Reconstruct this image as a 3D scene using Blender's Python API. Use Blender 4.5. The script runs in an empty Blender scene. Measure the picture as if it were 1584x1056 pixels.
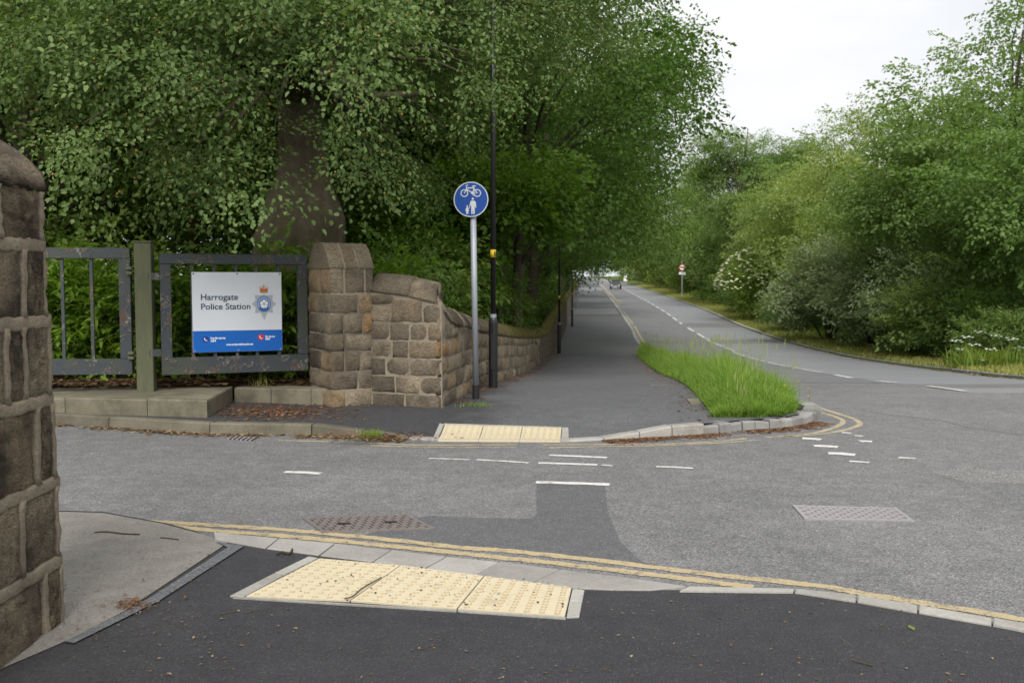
import bpy, bmesh, math, random
import numpy as np
from mathutils import Vector, Matrix

random.seed(7)
RNG = np.random.default_rng(11)
PI = math.pi
C = bpy.context.scene.collection
SC = bpy.context.scene

# ------------------------------------------------------------------ camera
PITCH = math.atan2(91, 1500)
CAM_Z = 1.53
cam_d = bpy.data.cameras.new('camera')
cam_d.sensor_width = 36.0
cam_d.lens = 36.0 * 1500 / 1584
cam_d.clip_start = 0.1
cam_d.clip_end = 3000
cam_d.dof.use_dof = True
cam_d.dof.focus_distance = 6.2
cam_d.dof.aperture_fstop = 4.0
cam = bpy.data.objects.new('camera', cam_d)
cam.location = (0, 0, CAM_Z)
cam.rotation_euler = (PI / 2 - PITCH, 0, 0)
C.objects.link(cam)
SC.camera = cam

# ------------------------------------------------------------------ world: bright overcast sky
SUN_EL, SUN_ROT = math.radians(43), math.radians(182)
w = bpy.data.worlds.new('World')
SC.world = w
w.use_nodes = True
nt = w.node_tree
nt.nodes.clear()
def wn(t, **k):
    n = nt.nodes.new(t)
    for a, b in k.items():
        setattr(n, a, b)
    return n
wo = wn('ShaderNodeOutputWorld'); bg = wn('ShaderNodeBackground')
sky = wn('ShaderNodeTexSky', sky_type='NISHITA', sun_disc=False, sun_elevation=SUN_EL, sun_rotation=SUN_ROT)
tc = wn('ShaderNodeTexCoord')
mp = wn('ShaderNodeMapping'); mp.inputs['Scale'].default_value = (1.0, 1.0, 3.2)
nz = wn('ShaderNodeTexNoise'); nz.inputs['Scale'].default_value = 2.2; nz.inputs['Detail'].default_value = 7; nz.inputs['Roughness'].default_value = .55
cr = wn('ShaderNodeValToRGB')
cr.color_ramp.elements[0].position = .28; cr.color_ramp.elements[0].color = (6.0, 6.25, 6.75, 1)
cr.color_ramp.elements[1].position = .72; cr.color_ramp.elements[1].color = (8.0, 8.0, 8.0, 1)
cov = wn('ShaderNodeValToRGB')
cov.color_ramp.elements[0].position = .22; cov.color_ramp.elements[0].color = (.80,) * 3 + (1,)
cov.color_ramp.elements[1].position = .42; cov.color_ramp.elements[1].color = (1, 1, 1, 1)
mx = wn('ShaderNodeMix', data_type='RGBA')
L = nt.links.new
L(tc.outputs['Generated'], mp.inputs['Vector']); L(mp.outputs['Vector'], nz.inputs['Vector'])
L(nz.outputs['Fac'], cr.inputs['Fac']); L(nz.outputs['Fac'], cov.inputs['Fac'])
L(cov.outputs['Color'], mx.inputs['Factor']); L(sky.outputs['Color'], mx.inputs['A']); L(cr.outputs['Color'], mx.inputs['B'])
L(mx.outputs['Result'], bg.inputs['Color']); L(bg.outputs['Background'], wo.inputs['Surface'])
bg.inputs['Strength'].default_value = 0.096

sun_d = bpy.data.lights.new('sun', 'SUN')
sun_d.energy = 2.7
sun_d.angle = math.radians(30)
sun_d.color = (1.0, .965, .91)
sun = bpy.data.objects.new('sun', sun_d)
sun.location = (0, 0, 40)
# towards the sun: from behind the camera and to the right
sdir = Vector((math.sin(SUN_ROT) * math.cos(SUN_EL), math.cos(SUN_ROT) * math.cos(SUN_EL), math.sin(SUN_EL)))
sky.sun_rotation = math.atan2(sdir.x, sdir.y)
sun.rotation_euler = sdir.to_track_quat('Z', 'Y').to_euler()
C.objects.link(sun)

vs = SC.view_settings
SC.display_settings.display_device = 'sRGB'
vs.view_transform = 'Standard'; vs.look = 'None'; vs.gamma = 1; vs.use_curve_mapping = False
vs.exposure = 0.5
SC.cycles.use_denoising = True
try:
    SC.cycles.denoiser = 'OPENIMAGEDENOISE'
    SC.cycles.denoising_input_passes = 'RGB_ALBEDO_NORMAL'
    SC.cycles.denoising_prefilter = 'ACCURATE'
except Exception:
    pass
SC.cycles.max_bounces = 6
SC.cycles.diffuse_bounces = 3
SC.cycles.transmission_bounces = 3
SC.cycles.transparent_max_bounces = 6
SC.cycles.caustics_reflective = False
SC.cycles.caustics_refractive = False

# ------------------------------------------------------------------ measuring helpers
def ray(u, v):
    x = (u - 792) / 1500.0; y = -(v - 528) / 1500.0
    c, s = math.cos(PITCH), math.sin(PITCH)
    return Vector((x, c + y * s, -s + y * c))
def G(u, v, z=0.0):
    d = ray(u, v); t = (z - CAM_Z) / d.z
    return Vector((d.x * t, d.y * t, z))
def at(u, v, Y):
    d = ray(u, v); t = Y / d.y
    return Vector((d.x * t, Y, CAM_Z + d.z * t))
def hermite(xs, ys):
    xs = np.array(xs, float); ys = np.array(ys, float)
    d = np.diff(ys) / np.diff(xs); m = np.zeros_like(ys)
    m[0] = d[0]; m[-1] = d[-1]
    for i in range(1, len(xs) - 1):
        m[i] = 0 if d[i - 1] * d[i] <= 0 else 2 * d[i - 1] * d[i] / (d[i - 1] + d[i])
    def f(x):
        x = min(max(float(x), xs[0]), xs[-1])
        i = int(min(max(np.searchsorted(xs, x) - 1, 0), len(xs) - 2))
        h = xs[i + 1] - xs[i]; t = (x - xs[i]) / h
        return float((2*t**3-3*t*t+1)*ys[i] + (t**3-2*t*t+t)*h*m[i] + (-2*t**3+3*t*t)*ys[i+1] + (t**3-t*t)*h*m[i+1])
    return f
# lie of the land along the main road (it dips, then climbs to a crest)
R = hermite([-60, 5, 12, 20, 29, 33, 44, 55, 75, 100, 160, 205, 250, 330, 450, 800],
            [0, 0, 0, -.42, -.82, -.93, -1.06, -1.05, -.78, -.38, .5, 1.2, 2.1, 3.0, 4.0, 6.0])
WL = hermite([11.0, 12.2, 13, 15.5, 20, 25, 32.2, 42, 54.3, 80, 110, 160, 205, 250, 330, 800],
             [-.785, -.64, -.50, -.12, .30, .72, 1.36, 2.15, 3.05, 4.9, 7.2, 11, 14.6, 16.6, 19, 32])
KL = hermite([10.4, 12, 14, 20, 29, 38, 55, 78, 110, 160, 205, 250, 330, 800],
             [3.2, 3.55, 3.75, 4.15, 4.6, 5.15, 6.8, 8.7, 11.2, 15.0, 18.3, 20.2, 22.7, 36])
RE = hermite([-60, 14, 18.5, 24.3, 31, 50, 78, 110, 154, 183, 205, 250, 330, 800],
             [9.9, 9.7, 9.85, 10.35, 10.9, 12.7, 15.6, 18.0, 21.2, 23.2, 24.3, 26, 28.6, 43])
def CL(y):
    return .5 * (KL(max(y, 14)) + RE(y)) - (.15 if y < 35 else 0)
def onroad(u, v, off=0.0):
    d = ray(u, v); lo = 3.0
    Y = 3.0
    while Y < 320:
        if CAM_Z + d.z / d.y * Y < R(Y) + off:
            break
        Y += .05 + Y * .002
    return Vector((d.x / d.y * Y, Y, R(Y) + off))
def sstep(a, b, x):
    t = min(max((x - a) / (b - a), 0), 1)
    return t * t * (3 - 2 * t)

# ------------------------------------------------------------------ object helpers
WM = {}
def put(name, me, mat=None, parent=None, M=None):
    """link a mesh whose vertices (or matrix M) are in world space, below parent"""
    o = bpy.data.objects.new(name, me)
    C.objects.link(o)
    M = M or Matrix.Identity(4)
    WM[o.name] = M
    if parent is not None:
        o.parent = parent
        o.matrix_basis = WM[parent.name].inverted() @ M
    else:
        o.matrix_basis = M
    if mat is not None and me is not None and len(me.materials) == 0:
        me.materials.append(mat)
    return o
def tag(o, label=None, cat=None, group=None, kind=None):
    if label: o['label'] = label
    if cat: o['category'] = cat
    if group: o['group'] = group
    if kind: o['kind'] = kind
    return o
def thing(name, label, cat, loc, rz=0.0, group=None):
    o = bpy.data.objects.new(name, None)
    C.objects.link(o)
    o.empty_display_size = .2
    M = Matrix.Translation(Vector(loc)) @ Matrix.Rotation(rz, 4, 'Z')
    o.matrix_basis = M
    WM[o.name] = M
    return tag(o, label, cat, group)
def pymesh(name, v, f, smooth=False):
    me = bpy.data.meshes.new(name)
    me.from_pydata([tuple(p) for p in v], [], [tuple(q) for q in f])
    if smooth:
        me.polygons.foreach_set('use_smooth', [True] * len(me.polygons))
    me.update()
    return me
def npmesh(name, V, F, tint=None, smooth=False):
    """V (n,3); F (m,k) with constant k"""
    me = bpy.data.meshes.new(name)
    V = np.ascontiguousarray(V, dtype=np.float32); F = np.ascontiguousarray(F, dtype=np.int32)
    me.vertices.add(len(V)); me.vertices.foreach_set('co', V.ravel())
    m, k = F.shape
    me.loops.add(m * k); me.loops.foreach_set('vertex_index', F.ravel())
    me.polygons.add(m)
    me.polygons.foreach_set('loop_start', np.arange(m, dtype=np.int32) * k)
    me.polygons.foreach_set('loop_total', np.full(m, k, dtype=np.int32))
    if smooth:
        me.polygons.foreach_set('use_smooth', np.ones(m, dtype=bool))
    if tint is not None:
        a = me.attributes.new('tint', 'FLOAT', 'POINT')
        a.data.foreach_set('value', np.ascontiguousarray(tint, dtype=np.float32))
    me.update(calc_edges=True)
    return me
class MB:
    """collects boxes, tubes and grids into one mesh"""
    def __init__(s): s.v = []; s.f = []
    def add(s, v, f):
        b = len(s.v); s.v += [tuple(p) for p in v]; s.f += [tuple(i + b for i in q) for q in f]; return s
    def box(s, x0, x1, y0, y1, z0, z1, M=None, bev=0.0):
        if bev > 0:
            b = bev
            v = []
            for (X, Y, Z) in ((x0, y0, z0), (x1, y0, z0), (x1, y1, z0), (x0, y1, z0), (x0, y0, z1), (x1, y0, z1), (x1, y1, z1), (x0, y1, z1)):
                sx = b if X == x0 else -b; sy = b if Y == y0 else -b; sz = b if Z == z0 else -b
                v += [(X + sx, Y + sy, Z), (X + sx, Y, Z + sz), (X, Y + sy, Z + sz)]
            bm = bmesh.new()
            vv = [bm.verts.new(p) for p in v]
            r = bmesh.ops.convex_hull(bm, input=vv)
            bm.verts.index_update()
            vs_ = [q.co.copy() for q in bm.verts]; fs = [[q.index for q in f.verts] for f in bm.faces]
            bm.free()
        else:
            vs_ = [(x0, y0, z0), (x1, y0, z0), (x1, y1, z0), (x0, y1, z0), (x0, y0, z1), (x1, y0, z1), (x1, y1, z1), (x0, y1, z1)]
            fs = [(0, 3, 2, 1), (4, 5, 6, 7), (0, 1, 5, 4), (1, 2, 6, 5), (2, 3, 7, 6), (3, 0, 4, 7)]
        if M is not None:
            vs_ = [M @ Vector(p) for p in vs_]
        return s.add(vs_, fs)
    def tube(s, pts, rad, n=8, cap=True):
        pts = [Vector(p) for p in pts]
        if not hasattr(rad, '__len__'): rad = [rad] * len(pts)
        rings = []
        up = Vector((0, 0, 1))
        b = len(s.v)
        for i, p in enumerate(pts):
            t = (pts[min(i + 1, len(pts) - 1)] - pts[max(i - 1, 0)]).normalized()
            a = t.cross(up)
            if a.length < .05: a = t.cross(Vector((1, 0, 0)))
            a.normalize(); c = t.cross(a).normalized()
            for k in range(n):
                q = 2 * PI * k / n
                s.v.append(tuple(p + a * (rad[i] * math.cos(q)) + c * (rad[i] * math.sin(q))))
        for i in range(len(pts) - 1):
            for k in range(n):
                k2 = (k + 1) % n
                s.f.append((b + i * n + k, b + i * n + k2, b + (i + 1) * n + k2, b + (i + 1) * n + k))
        if cap:
            s.f.append(tuple(b + k for k in reversed(range(n))))
            s.f.append(tuple(b + (len(pts) - 1) * n + k for k in range(n)))
        return s
    def build(s, name, mat=None, parent=None, M=None, smooth=False):
        return put(name, pymesh(name, s.v, s.f, smooth), mat, parent, M)
def fix_normals(me):
    bm = bmesh.new(); bm.from_mesh(me); bmesh.ops.recalc_face_normals(bm, faces=bm.faces); bm.to_mesh(me); bm.free(); me.update()
    return me
def grid_mesh(name, rows, smooth=True):
    """rows: list of equally long lists of points"""
    nr, nc = len(rows), len(rows[0])
    v = [p for r in rows for p in r]
    f = [(i * nc + j, i * nc + j + 1, (i + 1) * nc + j + 1, (i + 1) * nc + j) for i in range(nr - 1) for j in range(nc - 1)]
    return pymesh(name, v, f, smooth)
def smooth_line(pts, per=6):
    pts = [Vector(p) for p in pts]
    out = []
    for i in range(len(pts) - 1):
        p0 = pts[max(i - 1, 0)]; p1 = pts[i]; p2 = pts[i + 1]; p3 = pts[min(i + 2, len(pts) - 1)]
        for k in range(per):
            t = k / per
            out.append(.5 * ((2 * p1) + (p2 - p0) * t + (2 * p0 - 5 * p1 + 4 * p2 - p3) * t * t + (3 * p1 - p0 - 3 * p2 + p3) * t ** 3))
    out.append(pts[-1])
    return out
def ribbon(name, pts, width, mat, parent=None, zoff=.004, zf=None, jitter=0.0, per=6, rng=random):
    pts = smooth_line([(p[0], p[1], 0) for p in pts], per)
    v = []; f = []
    for i, p in enumerate(pts):
        t = (pts[min(i + 1, len(pts) - 1)] - pts[max(i - 1, 0)]).normalized()
        n = Vector((-t.y, t.x, 0))
        for s in (1, -1):
            q = p + n * (s * width / 2 * (1 + jitter * rng.uniform(-1, 1)))
            v.append((q.x, q.y, (zf(q.x, q.y) if zf else R(q.y)) + zoff))
    for i in range(len(pts) - 1):
        f.append((2 * i, 2 * i + 1, 2 * i + 3, 2 * i + 2))
    me = pymesh(name, v, f)
    if len(me.polygons) and me.polygons[0].normal.z < 0: me.flip_normals()
    return put(name, me, mat, parent)
def sheet(name, px, z, mat, parent=None):
    pts = [G(u, v, z) for u, v in px]
    me = pymesh(name, pts, [tuple(range(len(pts)))])
    if me.polygons[0].normal.z < 0: me.flip_normals()
    return put(name, me, mat, parent)

# ------------------------------------------------------------------ materials
class Mat:
    def __init__(s, name, rough=.85, spec=.3):
        s.m = bpy.data.materials.new(name); s.m.use_nodes = True
        s.t = s.m.node_tree; s.b = s.t.nodes['Principled BSDF']; s.out = s.t.nodes['Material Output']
        s.b.inputs['Roughness'].default_value = rough
        s.b.inputs['Specular IOR Level'].default_value = spec
        s._pos = None
    def n(s, t, **k):
        q = s.t.nodes.new(t)
        for a, b in k.items(): setattr(q, a, b)
        return q
    def l(s, a, b): s.t.links.new(a, b)
    def pos(s):
        if s._pos is None:
            s._pos = s.n('ShaderNodeNewGeometry').outputs['Position']
        return s._pos
    def scaled(s, sc):
        q = s.n('ShaderNodeMapping'); q.inputs['Scale'].default_value = sc
        s.l(s.pos(), q.inputs['Vector']); return q.outputs['Vector']
    def noise(s, scale, detail=4, rough=.55, vec=None, dist=0):
        q = s.n('ShaderNodeTexNoise')
        q.inputs['Scale'].default_value = scale; q.inputs['Detail'].default_value = detail; q.inputs['Roughness'].default_value = rough
        q.inputs['Distortion'].default_value = dist
        s.l(vec or s.pos(), q.inputs['Vector']); return q.outputs['Fac']
    def voro(s, scale, out='Distance', vec=None, feature='F1'):
        q = s.n('ShaderNodeTexVoronoi', feature=feature); q.inputs['Scale'].default_value = scale
        s.l(vec or s.pos(), q.inputs['Vector']); return q.outputs[out]
    def ramp(s, fac, stops, interp='LINEAR'):
        q = s.n('ShaderNodeValToRGB'); e = q.color_ramp.elements; q.color_ramp.interpolation = interp
        while len(e) < len(stops): e.new(.5)
        for i, (p, c) in enumerate(stops):
            e[i].position = p
            e[i].color = (c, c, c, 1) if not hasattr(c, '__len__') else tuple(c) + (1,)
        s.l(fac, q.inputs['Fac']); return q.outputs['Color']
    def mix(s, fac, a, b, mode='MIX'):
        q = s.n('ShaderNodeMix', data_type='RGBA', blend_type=mode)
        for inp, val in (('Factor', fac), ('A', a), ('B', b)):
            if hasattr(val, 'is_linked') or hasattr(val, 'links'): s.l(val, q.inputs[inp])
            elif inp == 'Factor': q.inputs[inp].default_value = val
            else: q.inputs[inp].default_value = tuple(val) + (1,) if hasattr(val, '__len__') else (val, val, val, 1)
        return q.outputs['Result']
    def math(s, op, a, b=0.0):
        q = s.n('ShaderNodeMath', operation=op)
        for i, val in enumerate((a, b)):
            if hasattr(val, 'links'): s.l(val, q.inputs[i])
            else: q.inputs[i].default_value = val
        return q.outputs[0]
    def color(s, c):
        if hasattr(c, 'links'): s.l(c, s.b.inputs['Base Color'])
        else: s.b.inputs['Base Color'].default_value = tuple(c) + (1,)
        return s
    def rough(s, c): s.l(c, s.b.inputs['Roughness']); return s
    def bump(s, h, dist=.01, strength=1.0):
        q = s.n('ShaderNodeBump'); q.inputs['Distance'].default_value = dist; q.inputs['Strength'].default_value = strength
        s.l(h, q.inputs['Height'])
        if s.b.inputs['Normal'].is_linked:
            s.l(s.b.inputs['Normal'].links[0].from_socket, q.inputs['Normal'])
        s.l(q.outputs['Normal'], s.b.inputs['Normal']); return s
    def attr(s, name='tint'):
        q = s.n('ShaderNodeAttribute'); q.attribute_name = name; return q.outputs['Fac']
    def orand(s): return s.n('ShaderNodeObjectInfo').outputs['Random']

def plain(name, c, rough=.6, spec=.4, metal=0.0, var=.0, vs_=8):
    m = Mat(name, rough, spec)
    m.b.inputs['Metallic'].default_value = metal
    if var:
        n = m.noise(vs_, 5, .6)
        m.color(m.mix(n, tuple(x * (1 - var) for x in c), tuple(min(1, x * (1 + var)) for x in c)))
    else: m.color(c)
    return m.m

def asphalt(name, c, contrast=.8, scale=95, stain=.3, light=(.42, .39, .35), frac=.78, bump=.004, rough=.8, spec=.35):
    m = Mat(name, rough, spec)
    vc = m.n('ShaderNodeTexVoronoi'); vc.inputs['Scale'].default_value = scale; m.l(m.pos(), vc.inputs['Vector'])
    sep = m.n('ShaderNodeSeparateColor'); m.l(vc.outputs['Color'], sep.inputs['Color'])
    lo = tuple(x * (1 - .55 * contrast) for x in c); hi = tuple(x * (1 + .5 * contrast) for x in c)
    chips = m.ramp(sep.outputs[0], [(0, lo), (.45, c), (frac, hi), (min(frac + .12, .97), tuple(a * .55 + b * .45 * contrast for a, b in zip(hi, light))), (1, tuple(x * contrast + y * (1 - contrast) for x, y in zip(light, c)))])
    big = m.noise(.55, 5, .6, dist=.4)
    mid = m.noise(6, 4, .6)
    col = m.mix(m.ramp(big, [(.3, 0), (.7, 1)]), chips, m.mix(1.0, chips, (1 + stain, 1 + stain * .96, 1 + stain * .9), 'MULTIPLY'))
    col = m.mix(m.ramp(mid, [(.35, 1), (.65, 0)]), col, m.mix(1.0, col, (1 - stain * .55,) * 3, 'MULTIPLY'))
    m.color(col)
    m.bump(vc.outputs['Distance'], bump, .9)
    return m
M_ = {}
# worn, chipped carriageway of the side road and mouth
a = asphalt('worn_road_tarmac', (.148, .148, .151), .64, 108, .36, light=(.38, .355, .325), frac=.80, bump=.006)
M_['road'] = a.m
M_['lane'] = asphalt('smooth_lane_tarmac', (.200, .205, .218), .30, 60, .12, bump=.003, rough=.62, spec=.5).m
M_['lane_left'] = asphalt('main_road_tarmac', (.135, .138, .146), .5, 70, .18, bump=.004, rough=.7, spec=.45).m
M_['patch'] = asphalt('trench_patch_tarmac', (.098, .100, .106), .36, 130, .2, bump=.004).m
M_['worn_patch'] = asphalt('pale_worn_tarmac', (.165, .163, .16), .7, 85, .2, bump=.005).m
M_['pave'] = asphalt('new_footway_tarmac', (.035, .035, .039), .5, 165, .30, light=(.15, .145, .14), frac=.92, bump=.004, rough=.75).m
M_['footway'] = asphalt('footway_tarmac', (.100, .102, .108), .55, 95, .22, light=(.26, .25, .23), frac=.86, bump=.004, rough=.78)
fm = M_['footway']
sx_ = fm.n('ShaderNodeSeparateXYZ'); fm.l(fm.pos(), sx_.inputs[0])
old = fm.b.inputs['Base Color'].links[0].from_socket
fx = fm.math('ADD', sx_.outputs['X'], fm.math('MULTIPLY', fm.math('SUBTRACT', fm.noise(1.3, 5, .65), .5), 1.6))
newer = fm.ramp(fm.math('ADD', fm.math('MULTIPLY', fm.math('ADD', fx, .55), .25), fm.math('MULTIPLY', sx_.outputs['Y'], .0)), [(0, 1), (.16, 0)])
fm.color(fm.mix(newer, old, fm.mix(1.0, old, (.46, .45, .46), 'MULTIPLY')))
M_['footway'] = fm.m
M_['apron'] = asphalt('pale_worn_concrete', (.200, .188, .168), .36, 120, .30, light=(.45, .43, .40), frac=.86, bump=.004).m
M_['edging'] = asphalt('dark_joint_band', (.105, .110, .118), .4, 110, .15, bump=.003).m

def concrete(name, c, var=.22, dirt=.25):
    m = Mat(name, .88, .25)
    n1 = m.noise(3, 5, .6); n2 = m.noise(60, 3, .6)
    col = m.mix(n1, tuple(x * (1 - var) for x in c), tuple(x * (1 + var) for x in c))
    col = m.mix(m.ramp(n2, [(.35, 0), (.7, .35)]), col, tuple(x * .55 for x in c))
    st = m.ramp(m.noise(2.3, 6, .75), [(.44, 0), (.66, dirt)])
    col = m.mix(st, col, (.06, .055, .04))
    rn = m.ramp(m.orand(), [(0, .86), (1, 1.12)])
    col = m.mix(1.0, col, rn, 'MULTIPLY')
    m.color(col); m.bump(n2, .003, .8); return m.m
M_['kerb'] = concrete('pale_kerb_concrete', (.38, .365, .33), .18, .35)
M_['kerb_dirty'] = concrete('weathered_kerb_concrete', (.165, .148, .110), .3, .6)
M_['plinth'] = concrete('mossy_concrete', (.195, .175, .125), .35, .65)
M_['band'] = concrete('flush_kerb_concrete', (.34, .325, .30), .16, .25)
M_['granite'] = concrete('granite_sett', (.285, .28, .268), .4, .55)
m = Mat('buff_tactile_concrete', .85, .25)
n1 = m.noise(2.5, 5, .6); n2 = m.noise(80, 3, .6)
col = m.mix(n1, (.53, .46, .315), (.62, .55, .40))
col = m.mix(m.ramp(n2, [(.3, .3), (.6, 0)]), col, (.38, .31, .18))
col = m.mix(m.ramp(m.noise(7, 6, .75), [(.56, 0), (.74, .5)]), col, (.30, .24, .15))
m.color(col); m.bump(n2, .002, .6); M_['tactile'] = m.m
M_['blister_side'] = plain('darker_blister_sides', (.40, .325, .205), .9, .2, var=.3, vs_=30)  # darker tan for the dome sides; dome tops keep the slab colour
def paint(name, c, base, wear0, wear1):
    m = Mat(name, .7, .3)
    n = m.math('ADD', m.math('MULTIPLY', m.noise(9, 6, .75), .55), m.math('MULTIPLY', m.noise(70, 4, .7), .45))
    col = m.mix(m.noise(4, 4, .6), tuple(x * .82 for x in c), c)
    col = m.mix(m.ramp(n, [(wear0, 1), (wear1, 0)]), col, base)
    m.color(col); m.bump(m.voro(90), .004, .7); return m.m
M_['yellow'] = paint('faded_yellow_line', (.48, .385, .225), (.17, .155, .13), .41, .49)
M_['yellow_far'] = paint('worn_yellow_line', (.48, .40, .25), (.17, .16, .15), .42, .52)
M_['white'] = paint('white_road_paint', (.70, .69, .66), (.2, .19, .18), .40, .48)
M_['white_worn'] = paint('worn_white_road_paint', (.62, .61, .59), (.19, .185, .18), .42, .52)

def stone(name, hi, lo, soot=.5, lich=.5, scale=1.0, orange=True):
    m = Mat(name, .92, .2)
    n1 = m.noise(5 * scale, 6, .65, dist=.3); n2 = m.noise(30 * scale, 6, .75, m.scaled((1, 1, 2.3))); n3 = m.noise(1.6 * scale, 5, .6)
    r = m.orand()
    base = m.mix(n1, lo, hi)
    tint = m.ramp(r, [(0, (.72, .70, .68)), (.22, (1.0, .97, .92)), (.45, (.86, .80, .72)), (.66, (1.10, .95, .74) if orange else (1.1, 1.0, .86)), (.73, (1.22, .92, .60) if orange else (.9, .86, .8)), (.78, (1.12, 1.08, 1.0)), (.9, (.62, .60, .58))], 'CONSTANT')
    base = m.mix(1.0, base, tint, 'MULTIPLY')
    grain = m.ramp(n2, [(.34, .40), (.50, .95), (.68, 1.38)])
    base = m.mix(.9, base, grain, 'MULTIPLY')
    base = m.mix(m.ramp(n3, [(.45, 0), (.66, soot)]), base, (.030, .027, .024))
    base = m.mix(m.ramp(m.noise(13 * scale, 6, .8), [(.62, 0), (.70, lich)]), base, (.36, .35, .30))
    m.color(base)
    m.bump(m.math('ADD', m.math('MULTIPLY', n1, 1.0), m.math('MULTIPLY', n2, .9)), .045, 1.0)
    return m.m
M_['stone_near'] = stone('sooty_sandstone', (.56, .46, .325), (.20, .172, .135), .8, .95, 1.6, False)
M_['stone'] = stone('weathered_sandstone', (.465, .395, .295), (.215, .183, .140), .68, .85)
M_['coping'] = stone('weathered_coping_stone', (.400, .340, .250), (.190, .162, .122), .5, .7, 1.0, False)
def mortar(name, c, dark):
    m = Mat(name, .95, .15)
    n1 = m.noise(4, 6, .65); n2 = m.noise(55, 4, .65)
    col = m.mix(n1, dark, c); col = m.mix(m.ramp(n2, [(.4, .35), (.6, 0)]), col, tuple(x * .4 for x in c))
    col = m.mix(m.ramp(m.noise(1.3, 5, .6), [(.52, 0), (.68, .7)]), col, (.055, .048, .040))
    m.color(col); m.bump(n2, .008, 1.0); return m.m
M_['mortar_near'] = mortar('ribbon_pointing_mortar', (.36, .30, .22), (.15, .125, .095))
M_['mortar'] = mortar('lime_mortar', (.385, .33, .25), (.20, .168, .125))
m = Mat('mossy_wall_body', .95, .15)
n1 = m.noise(4, 6, .65); n2 = m.noise(50, 4, .65)
col = m.mix(n1, (.075, .062, .045), (.19, .155, .11))
col = m.mix(m.ramp(n2, [(.4, .4), (.6, 0)]), col, (.05, .042, .03))
m.color(col); m.bump(n2, .012, 1.0); M_['wallbody'] = m.m
m = Mat('mossy_coping', .95, .15)
n1 = m.noise(3, 6, .7); n2 = m.noise(45, 4, .7)
col = m.mix(n2, (.085, .072, .05), (.20, .165, .115))
sepx = m.n('ShaderNodeSeparateXYZ'); m.l(m.pos(), sepx.inputs[0])
far = m.ramp(m.math('DIVIDE', sepx.outputs['Y'], 60), [(.21, 0), (.29, 1)])
mos = m.math('MULTIPLY', m.ramp(n1, [(.32, 0), (.48, 1)]), far)
col = m.mix(mos, col, m.mix(n2, (.055, .05, .012), (.16, .14, .03)))
m.color(col); m.bump(n2, .015, 1.0); M_['mosscope'] = m.m

m = Mat('peeling_slate_paint', .5, .45)
n1 = m.noise(6, 6, .7, dist=.6); n2 = m.noise(2.2, 5, .6)
col = m.mix(m.noise(20, 4, .6), (.030, .036, .042), (.055, .063, .072))
col = m.mix(m.ramp(n2, [(.45, 0), (.7, .7)]), col, (.060, .068, .032))
col = m.mix(m.ramp(n1, [(.555, 0), (.565, 1)]), col, (.30, .30, .28))
col = m.mix(m.ramp(n1, [(.580, 0), (.586, 1)]), col, (.075, .050, .038))
m.color(col); m.bump(m.ramp(n1, [(.54, 0), (.57, 1), (.59, .2)]), .006, 1.0); M_['gate'] = m.m
m = Mat('algae_green_post_paint', .7, .3)
n1 = m.noise(5, 5, .65, m.scaled((3, 3, .6)))
col = m.mix(n1, (.060, .068, .050), (.145, .150, .075)); m.color(col); m.bump(m.noise(40, 3), .003); M_['gatepost'] = m.m

m = Mat('galvanised_steel', .55, .5); m.b.inputs['Metallic'].default_value = .35
m.color(m.mix(m.noise(18, 4, .6, m.scaled((1, 1, .3))), (.27, .30, .34), (.40, .43, .47))); M_['galv'] = m.m
m = Mat('glossy_black_paint', .35, .5)
m.color(m.mix(m.noise(9, 4, .6), (.008, .008, .010), (.018, .018, .021))); M_['black'] = m.m
M_['blacksleeve'] = plain('black_rubber_sleeve', (.012, .012, .013), .6, .4, var=.3)
M_['board_white'] = plain('sign_white', (.66, .69, .74), .35, .4, var=.03, vs_=2)
M_['board_blue'] = plain('sign_blue', (.004, .115, .47), .35, .4, var=.05, vs_=2)
M_['navy'] = plain('navy_ink', (.012, .045, .09), .5)
M_['sign_text'] = plain('white_ink', (.85, .87, .9), .5)
M_['silver'] = plain('silver_ink', (.40, .43, .48), .5, var=.12, vs_=40)
M_['silver_edge'] = plain('grey_ink', (.27, .30, .35), .5)
M_['crest_blue'] = plain('crest_blue_ink', (.02, .12, .40), .5)
M_['crest_pale'] = plain('pale_blue_ink', (.30, .42, .66), .5)
M_['gold'] = plain('gold_ink', (.42, .22, .03), .5)
M_['red'] = plain('red_ink', (.60, .02, .03), .5)
M_['dark_blue'] = plain('dark_blue_ink', (.012, .03, .26), .5)
M_['rsign_blue'] = plain('road_sign_blue', (.003, .050, .255), .4, .4, var=.05, vs_=5)
M_['rsign_white'] = plain('road_sign_white', (.50, .52, .52), .45, .4, var=.08, vs_=20)
M_['bright_white'] = plain('clean_sign_white', (.75, .75, .75), .45, .4)
M_['yellow_tape'] = plain('yellow_tape', (.62, .42, .02), .45, .4, var=.15, vs_=40)
M_['cast_iron'] = plain('worn_cast_iron', (.23, .195, .185), .5, .5, .3, .3, 30)
M_['cast_iron_pale'] = plain('polished_cast_iron', (.36, .34, .35), .42, .5, .4, .25, 40)
M_['iron_gap'] = plain('gritty_iron_gap', (.07, .062, .058), .8, .2)
M_['iron_dark'] = plain('dark_iron_gap', (.02, .02, .02), .8, .2)

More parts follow.
